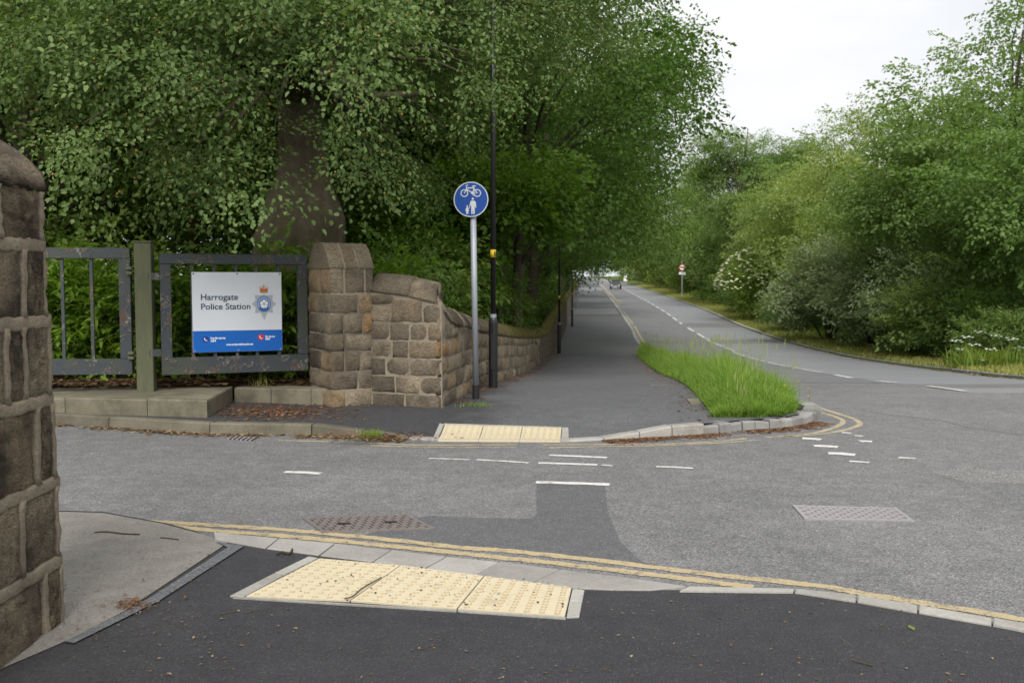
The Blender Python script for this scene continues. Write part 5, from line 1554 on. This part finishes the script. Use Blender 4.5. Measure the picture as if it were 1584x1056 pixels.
# ---- shrubs
GS = 'shrubs behind the stone wall'; GRS = 'bushes along the right verge'
def shrub_proto(name, label, seed, r, h, nl, rl, ns, temps, leaf, group, extra=None, cat='shrub'):
    rng = np.random.default_rng(seed)
    t = thing(name, label, cat, (0, 0, 0), 0, group)
    lob = lobes_ellipsoid(rng, (0, 0, h * .55), (r, r, h * .5), nl, rl, .12, (.3, 1.0))
    mb = MB()
    for q, _ in lob[:14]:
        q = Vector(q); mb.tube([(q.x * .1, q.y * .1, -.1), (q.x * .45, q.y * .45, q.z * .6), tuple(q)], [.03, .02, .006], 5, False)
    put('stem', pymesh('stem', mb.v, mb.f, True), M_['bark'], t)
    a = sprays_in_lobes(rng, lob, ns, (0, 0, h * .3), .85, .1, .4)
    V, F, T = fill(rng, temps, *a)
    o = put('foliage', npmesh('foliage', V, F, T), M_[leaf], t); o['kind'] = 'stuff'
    if extra:
        nf, mat_, rad = extra
        d = rng.normal(0, 1, (nf, 3)); d /= np.linalg.norm(d, axis=1)[:, None]; d[:, 2] = np.abs(d[:, 2]) * .9 - .25
        c = np.array([0, 0, h * .55]) + d * np.array([r + rl * .8, r + rl * .8, h * .5 + rl * .6])
        mb = MB()
        for q in c:
            nn = 6; rr_ = rad * rng.uniform(.6, 1.2); up = rng.normal(0, .25, 2)
            mb.add([(q[0], q[1], q[2] + .03)] + [(q[0] + rr_ * math.cos(k * PI / 3), q[1] + rr_ * math.sin(k * PI / 3), q[2] + up[0] * rr_ * math.cos(k * PI / 3) + up[1] * rr_ * math.sin(k * PI / 3)) for k in range(nn)], [(0, k + 1, (k + 1) % nn + 1) for k in range(nn)])
        o = put('flowers', pymesh('flowers', mb.v, mb.f), M_[mat_], t); o['kind'] = 'stuff'
    return t
sa = shrub_proto('shrub', 'dark shrub behind the wall below the beech branches', 51, 1.2, 2.2, 26, .55, 520, TS, 'leaf', GS)
sb = shrub_proto('maple_shrub', 'bright green maple like growth reaching past the blue sign', 52, 1.1, 2.6, 24, .55, 420, TM, 'leaf_bright', GS)
sc1 = shrub_proto('willow_shrub', 'pale grey green willow bush at the foot of the right hand trees', 53, 1.5, 3.4, 36, .6, 800, TS, 'leaf_pale', GRS)
sd = shrub_proto('bush', 'dark green bush below the tallest right hand tree', 54, 1.4, 1.9, 28, .55, 560, TS, 'leaf_r', GRS)
el = shrub_proto('elder_bush', 'cream flowering elder bush on the right verge', 55, 1.6, 3.9, 36, .65, 760, TS, 'elder', GRS, (420, 'flower', .085))
x, y = -1.75, 14.6; place(sa, (x, y, gz(x, y)), 0, (.62, .7, .85))
place(sb, (-1.75, 18.4, gz(-1.7, 18.4)), .5, (.95, .95, 1.3))
for x, y, rz, s_, src, lab in ((-.95, 16.2, 1.2, .95, sa, 'dark shrub over the wall right behind the blue sign post'), (-.5, 20.8, 2.2, 1.0, sa, 'shrub over the wall behind the first lamp post'), (-.1, 24, 3.1, 1.0, sa, 'shrub above the mossiest stretch of wall coping'), (.5, 28.5, 4.5, 1.0, sa, 'shrub above the dip in the wall'),
        (1.0, 33.5, 5.2, 1.0, sa, 'shrub over the wall just past the second lamp post'), (1.7, 39, .4, 1.1, sa, 'shrub above the wall between the second and third lamp posts'), (2.3, 46, 1.0, 1.2, sa, 'shrub above the wall just before the third lamp post'), (3.4, 60, 2.2, 1.4, sa, 'shrub beyond the third lamp post'),
        (-2.2, 17.6, 2.9, 1.1, sa, 'leafy shrub right of the beech trunk above the far pillar'), (-6.9, 15.5, 3.4, 1.0, sa, 'dark shrub behind the hedge left of the beech trunk'), (-9.0, 16.5, .9, 1.15, sa, 'dark shrub behind the hedge at the far left'), (-1.6, 17.2, 4.2, 1.1, sb, 'mid green maple like growth between the beech and the blue sign'), (-4.6, 18.8, 5.2, 1.2, sa, 'dark shrub in shade behind the beech trunk')):
    x = min(x, WL(y) - 1.85 * s_); copy_thing(src, (x, y, gz(x, y)), lab, rz, s_)
def rsh(src, u, Y, rz, s_, lab, back=1.2, first=False):
    x = max(at(u, 437, Y).x, RE(Y) + back + .9 + max(0, (Y - 45) * .03))
    if first: place(src, (x, Y, gz(x, Y) - .05), rz, s_)
    else: copy_thing(src, (x, Y, gz(x, Y) - .05), lab, rz, s_)
rsh(sc1, 1245, 41, 0, 1.25, '', .75, True)
rsh(sd, 1440, 26.5, 0, 1.05, '', 2.2, True)
rsh(el, 1172, 62, 0, 1.28, '', .3, True)
for src, u, Y, rz, s_, lab in ((sc1, 1300, 36, 1.5, 1.2, 'second pale willow bush right of the first'), (sc1, 1350, 31, 2.5, .95, 'smaller pale willow bush overhanging the verge grass'),
        (sd, 1380, 29, 2.1, 1.2, 'dark green bush between the willow and the hollow'), (sd, 1500, 27.5, 3.3, .7, 'low bush behind the cow parsley'), (sd, 1560, 24, .4, .75, 'low bush at the right edge of the verge'), (sd, 1215, 50, 4.0, 1.2, 'green bush right of the flowering elder'),
        (sd, 1120, 74, 1.0, 1.3, 'green bush left of the flowering elder'), (sd, 1085, 86, 2.0, 1.5, 'green bush near the foot of the red ringed sign'), (sd, 1165, 57, 5.0, .8, 'low green bush hiding the stems of the elder')):
    rsh(src, u, Y, rz, s_, lab)

# pale clipped hedge far on the right
rng = np.random.default_rng(61)
n = 900
yy = rng.uniform(118, 205, n)
pos = np.array([[RE(y_) + 2.6 + rng.uniform(0, 2.6), y_, R(y_) + .2 + rng.uniform(0, 1) ** .6 * 2.6] for y_ in yy])
V, F, T = fill(rng, templates(62, 4, 20, 1.2, .40, .26, False, .1, .6), pos, rng.uniform(0, 6.28, n), rng.normal(.4, .4, n), rng.normal(0, .4, n), rng.uniform(.7, 1.2, n), rng.uniform(.3, .8, n))
hd = thing('hedge', 'pale yellow green hedge along the far right verge', 'hedge', (RE(160) + 3.5, 160, R(160)))
o = put('foliage', npmesh('foliage', V, F, T), M_['hedge'], hd); o['kind'] = 'stuff'
me = pymesh('stem', [p for i in range(24) for p in ((RE(120 + i * 3.6) + 3.6, 120 + i * 3.6, R(120 + i * 3.6)), (RE(120 + i * 3.6) + 3.8, 120 + i * 3.6, R(120 + i * 3.6)), (RE(120 + i * 3.6) + 3.7, 120 + i * 3.6 + .1, R(120 + i * 3.6) + 1.8))], [(3 * i, 3 * i + 1, 3 * i + 2) for i in range(24)])
put('stems', me, M_['bark'], hd)['kind'] = 'stuff'

# laurel hedge behind the gate
rng = np.random.default_rng(71)
lh = thing('laurel_hedge', 'glossy bright green laurel hedge behind the metal gate', 'hedge', (-4.6, 12.5, .3))
n = 1150
pos0 = rng.uniform(-7.6, -1.75, n)
pos = np.column_stack([pos0, 12.42 + rng.uniform(0, 1, n) ** 1.7 * .8 - .28 * (pos0 < -4.4), .34 + rng.uniform(0, 1, n) ** .85 * 1.28])
pos[:, 2] += .07 * np.sin(pos[:, 0] * 4.1) + .05 * np.sin(pos[:, 0] * 9)
yaw = rng.normal(PI, .9, n); 
V, F, T = fill(rng, TL, pos, yaw, rng.normal(.35, .5, n), rng.normal(0, .5, n), rng.uniform(.8, 1.3, n), rng.uniform(.2, .75, n))
o = put('foliage', npmesh('foliage', V, F, T), M_['laurel'], lh); o['kind'] = 'stuff'
mb = MB()
for i in range(40):
    x_ = -7.2 + 5.3 * i / 39 + rng.uniform(-.06, .06)
    mb.tube([(x_, 12.45, .2), (x_ + rng.uniform(-.15, .15), 12.4, .9), (x_ + rng.uniform(-.25, .25), 12.25, 1.5)], [.016, .012, .005], 5, False)
put('stems', pymesh('stems', mb.v, mb.f, True), M_['bark'], lh)['kind'] = 'stuff'
# a few laurel shoots over the wall top
for (u, v, Y, lab, nn) in ((435, 385, 12.9, 'leafy laurel shoots rising beside the far pillar', 7), (610, 416, 12.2, 'low green leaves showing over the front wall coping', 9)):
    p = at(u, v, Y); t = thing('laurel_shoot', lab, 'plant', (p.x, p.y, .3))
    ps = np.array([[p.x + rng.uniform(-.22, .25), p.y + rng.uniform(-.1, .15), p.z + rng.uniform(-.18, .03)] for _ in range(nn)])
    V, F, T = fill(rng, TL, ps, rng.uniform(0, 6.28, nn), rng.normal(.6, .4, nn), rng.normal(0, .4, nn), rng.uniform(.8, 1.2, nn), rng.uniform(.5, .8, nn))
    put('foliage', npmesh('foliage', V, F, T), M_['laurel'], t)['kind'] = 'stuff'
    MB().tube([(p.x, p.y, .3), (p.x + .03, p.y, p.z * .6), (p.x, p.y, p.z)], [.015, .012, .005], 6, False).build('stem', M_['bark'], t)

# ---- far off masses of wood
def mass(name, label, fpos, n, seed, leaf, big=1.0):
    rng = np.random.default_rng(seed)
    pos = np.array([fpos(rng) for _ in range(n)])
    tm = templates(seed, 5, 30, 1.6 * big, .30 * big, .20 * big, False, .2, .5)
    V, F, T = fill(rng, tm, pos, rng.uniform(0, 6.28, n), rng.normal(-.1, .4, n), rng.normal(0, .4, n), rng.uniform(.8, 1.3, n), rng.uniform(.2, .6, n))
    return tag(put(name, npmesh(name, V, F, T), M_[leaf]), label, 'woodland', kind='stuff')
def lw_(rng):
    y = rng.uniform(38, 62); x = rng.uniform(-55, -1 + (y - 38) * .06)
    return (x, y, R(y) + .3 + rng.uniform(0, 1) ** .9 * 17)
mass('woodland', 'dense dark wood filling the background behind the beech', lw_, 3600, 81, 'leaf')
def lw2(rng):
    y = rng.uniform(60, 190); return (WL(y) - 3 - rng.uniform(0, 8), y, R(y) + rng.uniform(0, 11))
mass('woodland', 'wood behind the far stretch of the stone wall', lw2, 1500, 82, 'leaf', 1.4)
def rw(rng):
    y = rng.uniform(27, 120); d = rng.uniform(0, 1)
    return (RE(y) + 8 + d * 16, y, R(y) + .3 + rng.uniform(0, 1) * (6.5 + 1.5 * math.sin(y * .35)))
mass('woodland', 'wood behind the row of trees right of the road', rw, 2200, 83, 'leaf_r', 1.1)
def rw2(rng):
    y = rng.uniform(210, 330); return (RE(y) + 4 + rng.uniform(0, 40), y, R(y) + rng.uniform(0, 14))
mass('woodland', 'distant trees beyond the crest of the road', rw2, 500, 84, 'leaf_r', 2.2)

# ------------------------------------------------------------------ grass, flowers, litter
def blades(name, pts, h, wd_, seed, mat, lean=.35, parent=None, label=None, tb=(.2, .8)):
    """pts (n,3) roots; curved tapering blades"""
    rng = np.random.default_rng(seed)
    n = len(pts)
    hh = h * rng.uniform(.45, 1.15, n) if not hasattr(h, '__len__') else h
    a = rng.uniform(0, 2 * PI, n); ln = rng.normal(0, lean, n)
    f = rng.uniform(0, 2 * PI, n)
    wx, wy = np.cos(f) * wd_, np.sin(f) * wd_
    dx, dy = np.cos(a) * ln * hh, np.sin(a) * ln * hh
    P = np.array(pts)
    def pt(t, wf, sgn):
        return np.column_stack([P[:, 0] + dx * t * t + sgn * wx * wf, P[:, 1] + dy * t * t + sgn * wy * wf, P[:, 2] + hh * (t - .25 * np.abs(ln) * t * t)])
    V = np.stack([pt(0, 1, -1), pt(0, 1, 1), pt(.55, .8, 1), pt(.55, .8, -1), pt(1, .1, 1), pt(1, .1, -1)], axis=1).reshape(-1, 3)
    b = np.arange(n)[:, None] * 6
    F = np.concatenate([b + np.array([[0, 1, 2, 3]]), b + np.array([[3, 2, 4, 5]])])
    T = np.clip(np.repeat(rng.uniform(tb[0], tb[1], n), 6) + np.tile([-.15, -.15, 0, 0, .2, .2], n), 0, 1)
    o = put(name, npmesh(name, V, F, T), mat, parent)
    return tag(o, label, 'grass', kind='stuff')
rng = np.random.default_rng(91)
pts = []
while len(pts) < 46000:
    y = 10.25 + 28 * rng.uniform(0, 1) ** 1.7
    xl = verge_l(y) if y > 10.3 else 2.15; xr = KL(y) - .12 if y > 10.6 else np.interp(y, [10.2, 10.6], [2.9, 3.15])
    yf = 10.18 - .0 * 0
    x = rng.uniform(xl, max(xr, xl + .05))
    if y < 10.3 + .12 and False: continue
    if y < YF(x) + .20: continue
    pts.append((x, y, zpav(x, y) - .01))
pts = np.array(pts)
edge = np.array([min(p[0] - verge_l(max(p[1], 10.3)), KL(max(p[1], 10.4)) - p[0]) for p in pts])
hh = (.13 + .29 * np.clip(edge / .4, 0, 1) + .0) * rng.uniform(.55, 1.25, len(pts))
hh *= np.where(rng.uniform(0, 1, len(pts)) < .04, 1.45, 1.0)
hh *= np.clip(.55 + (pts[:, 1] - 10.1) * .35, .5, 1.0)
hh *= .82 + .28 * np.sin(pts[:, 0] * 5.3 + pts[:, 1] * 2.1) * np.sin(pts[:, 1] * 3.7 - pts[:, 0] * 1.9) + .12 * np.sin(pts[:, 0] * 13 + pts[:, 1] * 9)
blades('grass', pts, hh, .0046, 92, M_['grass'], .66, None, 'long bright green grass growing on the tapering verge', (.05, .95))
sel = rng.choice(len(pts), 320, replace=False)
sel = sel[edge[sel] > .12]
sp3 = pts[sel]; sh = rng.uniform(.45, .78, len(sel)) * np.clip(.6 + (sp3[:, 1] - 10.1) * .3, .6, 1)
blades('grass', sp3, sh, .0022, 99, M_['straw'], .38, None, 'pale seeding stalks standing above the verge grass', (.2, .9))
hx, hy = rng.normal(0, .06, len(sel)), rng.normal(0, .06, len(sel))
hv = np.column_stack([sp3[:, 0] + hx, sp3[:, 1] + hy, sp3[:, 2] + sh * .93])
VV = np.stack([hv + np.array([0, 0, -.05]), hv + np.array([.006, 0, 0]), hv + np.array([0.01, 0, .07]), hv + np.array([-.006, .004, 0])], axis=1).reshape(-1, 3)
tag(put('seed_heads', npmesh('seed_heads', VV, np.arange(len(sel))[:, None] * 4 + np.array([[0, 1, 2, 3]]), np.repeat(rng.uniform(.2, .9, len(sel)), 4)), M_['straw']), 'feathery seed heads over the verge grass', 'grass', kind='stuff')
# soil under the verge
rws = []
for y in np.concatenate([np.linspace(10.3, 14, 10), np.linspace(15, 38, 14)]):
    xl, xr = verge_l(y), max(KL(y) - .1, verge_l(y) + .05)
    if y < 10.9: xr = min(xr, np.interp(y, [10.3, 10.9], [2.9, 3.2]))
    rws.append([(xl + (xr - xl) * t, y, zpav(xl + (xr - xl) * t, y) + .012) for t in np.linspace(0, 1, 5)])
tag(put('verge', grid_mesh('verge', rws), M_['ground']), 'earth of the tapering grass verge between footway and road', kind='structure')
# stone edging pieces at the verge foot
for u0, v0, u1, v1 in ((1062, 617, 1084, 625),):
    q = [onroad(u0, v0, .11), onroad(u1 - 3, v0, .11), onroad(u1, v1, .11), onroad(u0 + 6, v1, .11)]
    slabbox('edging_stone', q, 0.0, lambda x, y: zpav(x, y) + .015, M_['plinth'], foot, .004)
GB = 'buttercups in the long verge grass'
for i, (u, v) in enumerate(((1213, 597), (1228, 598), (1235, 591.5), (1251, 601), (1217, 600), (1251, 613))):
    p = at(u, v, 11.3 + .12 * i)
    t = thing('buttercup', 'small yellow buttercup in the long verge grass', 'flower', (p.x, p.y, .1), 0, GB)
    MB().tube([(p.x, p.y, .1), (p.x + .02, p.y, p.z * .6), (p.x, p.y, p.z)], [.002, .002, .0015], 4, False).build('stem', M_['grass'], t)
    n5 = 5; mb = MB()
    for k in range(n5):
        a0 = 2 * PI * k / n5
        mb.add([(p.x, p.y, p.z), (p.x + .016 * math.cos(a0 - .5), p.y + .016 * math.sin(a0 - .5), p.z + .009), (p.x + .02 * math.cos(a0), p.y + .02 * math.sin(a0), p.z + .012), (p.x + .016 * math.cos(a0 + .5), p.y + .016 * math.sin(a0 + .5), p.z + .009)], [(0, 1, 2, 3)])
    mb.build('flower', M_['buttercup'], t)
# right hand verge: short dry grass by the road, taller green behind
pts = []
for _ in range(26000):
    y = 14 + 170 * rng.uniform(0, 1) ** 1.7; x = RE(y) + .14 + rng.uniform(0, 1.6 + .014 * y)
    pts.append((x, y, R(y) + .05 + .05 * (x - RE(y))))
pts = np.array(pts)
o = blades('grass', pts, .07 + pts[:, 1] * .0022 * rng.uniform(.5, 1, len(pts)), .010, 93, M_['dry'], .6, None, 'short dry grass strip along the right edge of the road')
pts = []
for _ in range(16000):
    y = 17 + 110 * rng.uniform(0, 1) ** 1.6; x = RE(y) + 1.5 + y * .012 + rng.uniform(0, 1) * (1.8 + y * .02)
    pts.append((x, y, R(y) + .1))
pts = np.array(pts)
blades('grass', pts, (.16 + pts[:, 1] * .006) * rng.uniform(.4, 1.1, len(pts)), .012, 94, M_['grass'], .5, None, 'taller green grass and nettles below the right hand trees')
# cow parsley
GC = 'cow parsley on the right verge'
for i, (u, v) in enumerate(((1497, 521), (1508, 533), (1516, 513), (1525, 528), (1533, 540), (1541, 519), (1549, 532), (1558, 545), (1566, 524), (1575, 537), (1488, 540), (1505, 551), (1522, 556), (1480, 527), (1582, 520), (1540, 552))):
    Y = 22.5 + (i % 4) * .5; p = at(u, v, Y); zb = R(Y) + .15
    t = thing('cow_parsley', 'white flowered cow parsley at the right edge of the verge', 'plant', (p.x, Y, zb), 0, GC)
    mb = MB(); mb.tube([(p.x, Y, zb), (p.x, Y, p.z - .08)], [.008, .005], 5, False)
    fl = MB()
    for k in range(7):
        a = 2 * PI * k / 7 + i; q = (p.x + .11 * math.cos(a) * (k > 0), Y + .11 * math.sin(a) * (k > 0), p.z + .02 * math.sin(a * 3))
        mb.tube([(p.x, Y, p.z - .08), q], [.003, .002], 4, False)
        fl.add([(q[0], q[1], q[2] + .012)] + [(q[0] + .042 * math.cos(b * PI / 3), q[1] + .042 * math.sin(b * PI / 3), q[2]) for b in range(6)], [(0, b + 1, (b + 1) % 6 + 1) for b in range(6)])
    mb.build('stem', M_['grass'], t); fl.build('umbel', M_['umbel'], t)
    lv = blades('leaf_tuft', np.array([(p.x + rng.uniform(-.2, .2), Y + rng.uniform(-.2, .2), zb) for _ in range(40)]), .5, .013, 200 + i, M_['elder'], .6, t)
    del lv['category']

def litter(name, label, pts, size, seed, mat, asp=.18, tb=(.1, .9)):
    rng = np.random.default_rng(seed); n = len(pts)
    a = rng.uniform(0, 2 * PI, n); L_ = size * rng.uniform(.5, 1.5, n); W_ = L_ * asp * rng.uniform(.6, 1.6, n)
    P = np.array(pts); c, s_ = np.cos(a), np.sin(a)
    tl = rng.uniform(.0, .35, n) * L_
    def q(l, w_, z): return np.column_stack([P[:, 0] + c * l - s_ * w_, P[:, 1] + s_ * l + c * w_, P[:, 2] + z])
    V = np.stack([q(-L_ / 2, 0, .002), q(0, W_ / 2, .004 + tl * .4), q(L_ / 2, 0, .003 + tl * .6), q(0, -W_ / 2, .005 + tl * .2)], axis=1).reshape(-1, 3)
    F = np.arange(n)[:, None] * 4 + np.array([[0, 1, 2, 3]])
    T = np.repeat(rng.uniform(tb[0], tb[1], n), 4)
    return tag(put(name, npmesh(name, V, F, T), mat), label, 'leaf litter', kind='stuff')
rng = np.random.default_rng(95)
def along(pl, n, spread, zf):
    ps = [Vector((p[0], p[1], 0)) for p in pl]; out = []
    cum = [0]
    for a_, b_ in zip(ps, ps[1:]): cum.append(cum[-1] + (b_ - a_).length)
    for _ in range(n):
        s = rng.uniform(0, cum[-1]); i = min(int(np.searchsorted(cum, s, 'right') - 1), len(ps) - 2)
        t = (s - cum[i]) / (cum[i + 1] - cum[i]); p = ps[i].lerp(ps[i + 1], t); d = (ps[i + 1] - ps[i]).normalized(); nn = Vector((-d.y, d.x, 0))
        if math.sin(s * 3.1) + math.sin(s * 7.7 + 1) + rng.normal(0, .9) < -.4: continue
        q = p + nn * (abs(rng.normal(0, 1)) * spread)
        out.append((q.x, q.y, zf(q.x, q.y)))
    return out
zero = lambda x, y: .001
kl = [Fpt(u) for u in (60, 168, 322, 482, 538, 631)]
litter('leaf_litter', 'brown leaves gathered in the gutter below the left kerb', along(list(reversed(kl)), 2600, .08, zero), .05, 1, M_['litter_pale'], .5)
kl = [Fpt(u) for u in (930, 990, 1040, 1090, 1142, 1218, 1258)] 
litter('leaf_litter', 'rusty litter in the gutter round the grass verge', along(list(reversed(kl)), 7000, .11, zero), .032, 2, M_['litter'], .4)
litter('leaf_litter', 'pine needles and leaves along the foot of the stone wall', along([(WL(y) + .02, y) for y in (34, 28, 24, 20, 17, 15, 13.5, 12.4, 11.4)], 2600, .17, lambda x, y: zpav(x, y) + .001), .055, 3, M_['litter'], .3)
pp = []
for _ in range(1700):
    u, v = rng.normal(420, 62), rng.normal(637, 7)
    if 335 < u < 620 and 622 < v < 660: p = GP(u, v); pp.append((p.x, p.y, zpav(p.x, p.y) + .001))
for _ in range(420):
    u, v = rng.normal(585, 40), rng.normal(676, 4)
    p = GP(u, min(v, 683)); pp.append((p.x, p.y, max(zpav(p.x, p.y), kerb_h(p.x) if p.y < YF(p.x) + .14 else 0) + .002))
litter('leaf_litter', 'red brown needles scattered on the tarmac below the gate', pp, .055, 4, M_['litter'], .25)
pp = [(x_, y_, .285) for x_, y_ in zip(rng.uniform(-6.5, -2.1, 2600), 11.45 + rng.uniform(0, 1, 2600) * .7) if y_ > 11.62 + .1 or x_ < -3.4]
pp = [(x_, y_, .28 + .01 + (.0 if y_ < 11.75 else .02) + rng.uniform(0, .03)) for x_, y_, _ in pp]
litter('leaf_litter', 'dead brown leaves under the metal gate', pp, .07, 5, M_['litter_pale'], .5, (0, .75))
pp = []
for _ in range(700):
    y = rng.uniform(10, 31) ; x = verge_l(max(y, 10.3)) - abs(rng.normal(0, .22)); pp.append((x, y, zpav(x, y) + .001))
litter('leaf_litter', 'brown bits along the edge of the footway beside the verge', pp, .05, 6, M_['litter'], .4)
pp = []
for _ in range(800):
    x, y = rng.uniform(-1.5, 3.5), rng.uniform(9.5, 26)
    if WL(max(y, 11)) + .1 < x < verge_l(max(y, 10.3)): pp.append((x, y, zpav(x, y) + .001))
for _ in range(260):
    p = G(rng.uniform(100, 1584), rng.uniform(930, 1056), .021); pp.append((p.x, p.y, .0212))
for _ in range(300):
    p = G(rng.uniform(100, 1584), rng.uniform(700, 880), .0); pp.append((p.x, p.y, .012))
litter('leaf_litter', 'stray specks of leaf scattered over the tarmac', pp, .016, 7, M_['litter_pale'], .5)
pp = []
for _ in range(180):
    p = G(rng.normal(205, 16), rng.normal(934, 5), .03); pp.append((p.x, p.y, .031))
for _ in range(120):
    p = G(rng.uniform(90, 330), rng.uniform(850, 990), .025); pp.append((p.x, p.y, .03))
litter('leaf_litter', 'small heap of brown needles on the edge of the driveway apron', pp, .022, 8, M_['litter'], .3)
pp = []
for _ in range(900):
    y = 15 + 35 * rng.uniform(0, 1) ** 1.5; x = RE(y) - .02 - abs(rng.normal(0, .1)) + .05; pp.append((x, y, R(y) + .012))
litter('leaf_litter', 'brown debris along the right kerb of the main road', pp, .09, 9, M_['litter_pale'], .5)
# grit specks on the tactile paving
pp = []
for _ in range(90):
    p = lerp2([GP(494, 863), GP(885, 909), GP(875, 952), GP(379, 921)], rng.uniform(0, 1), rng.uniform(0, 1)); pp.append((p.x, p.y, .0285))
litter('grit', 'dark grit on the near tactile paving', pp, .012, 10, plain('dark_grit', (.03, .025, .02), .9), .8)
# tufts of weeds
blades('weed_tuft', np.array([(p.x + rng.normal(0, .06), p.y + rng.normal(0, .03), .02) for p in [GP(572, 675)] for _ in range(110)]), .11, .004, 96, M_['grass'], .6, None, 'small grass tuft growing at the end of the left kerb')
blades('weed_tuft', np.array([(p.x + rng.normal(0, .10), p.y + rng.normal(0, .06), .1) for p in [GP(738, 628)] for _ in range(70)]), .06, .004, 97, M_['grass'], .7, None, 'low weeds at the foot of the blue sign post')
blades('weed_tuft', np.array([(p.x + rng.normal(0, .06), p.y + rng.normal(0, .05), .28) for p in [at(405, 590, 11.75)] for _ in range(40)]), .16, .004, 98, M_['dry'], .7, None, 'dry grass wisps below the police sign')
# twigs
def twig(px, z, r, label):
    pts = [G(u, v, z) + Z(r * .8) for u, v in px]
    c = pts[0]
    o = MB().tube(smooth_line(pts, 3), r, 6).build('twig', M_['bark'])
    return tag(o, label, 'twig')
twig([(146, 824), (165, 823), (190, 826), (216, 827)], .0245, .005, 'long straight twig lying on the pale driveway apron')
twig([(248, 832), (262, 833), (276, 835)], .0245, .004, 'short twig on the apron near the yellow lines')
twig([(428, 857.5), (436, 854.5), (446, 857), (451, 853.5), (452, 850)], .026, .006, 'hooked twig at the kerb beside the near tactile paving')
twig([(1321, 1023), (1338, 1027), (1349, 1030)], .02, .004, 'twig on the dark pavement at the lower right')
twig([(341, 951), (352, 948), (364, 946)], .02, .0035, 'pale curled twig below the near tactile paving, the left one')
twig([(382, 949), (392, 945), (400, 944)], .02, .0035, 'pale curled twig below the near tactile paving, the right one')
twig([(533, 926), (546, 922), (560, 910), (590, 893)], .034, .003, 'thin twig lying across the near tactile slabs')
p = G(1410, 972, .02)
tag(litter('fallen_leaf', '', [(p.x, p.y, .022)], .045, 12, M_['straw'], .6), 'single pale leaf on the dark pavement at the lower right', 'leaf', kind='thing')
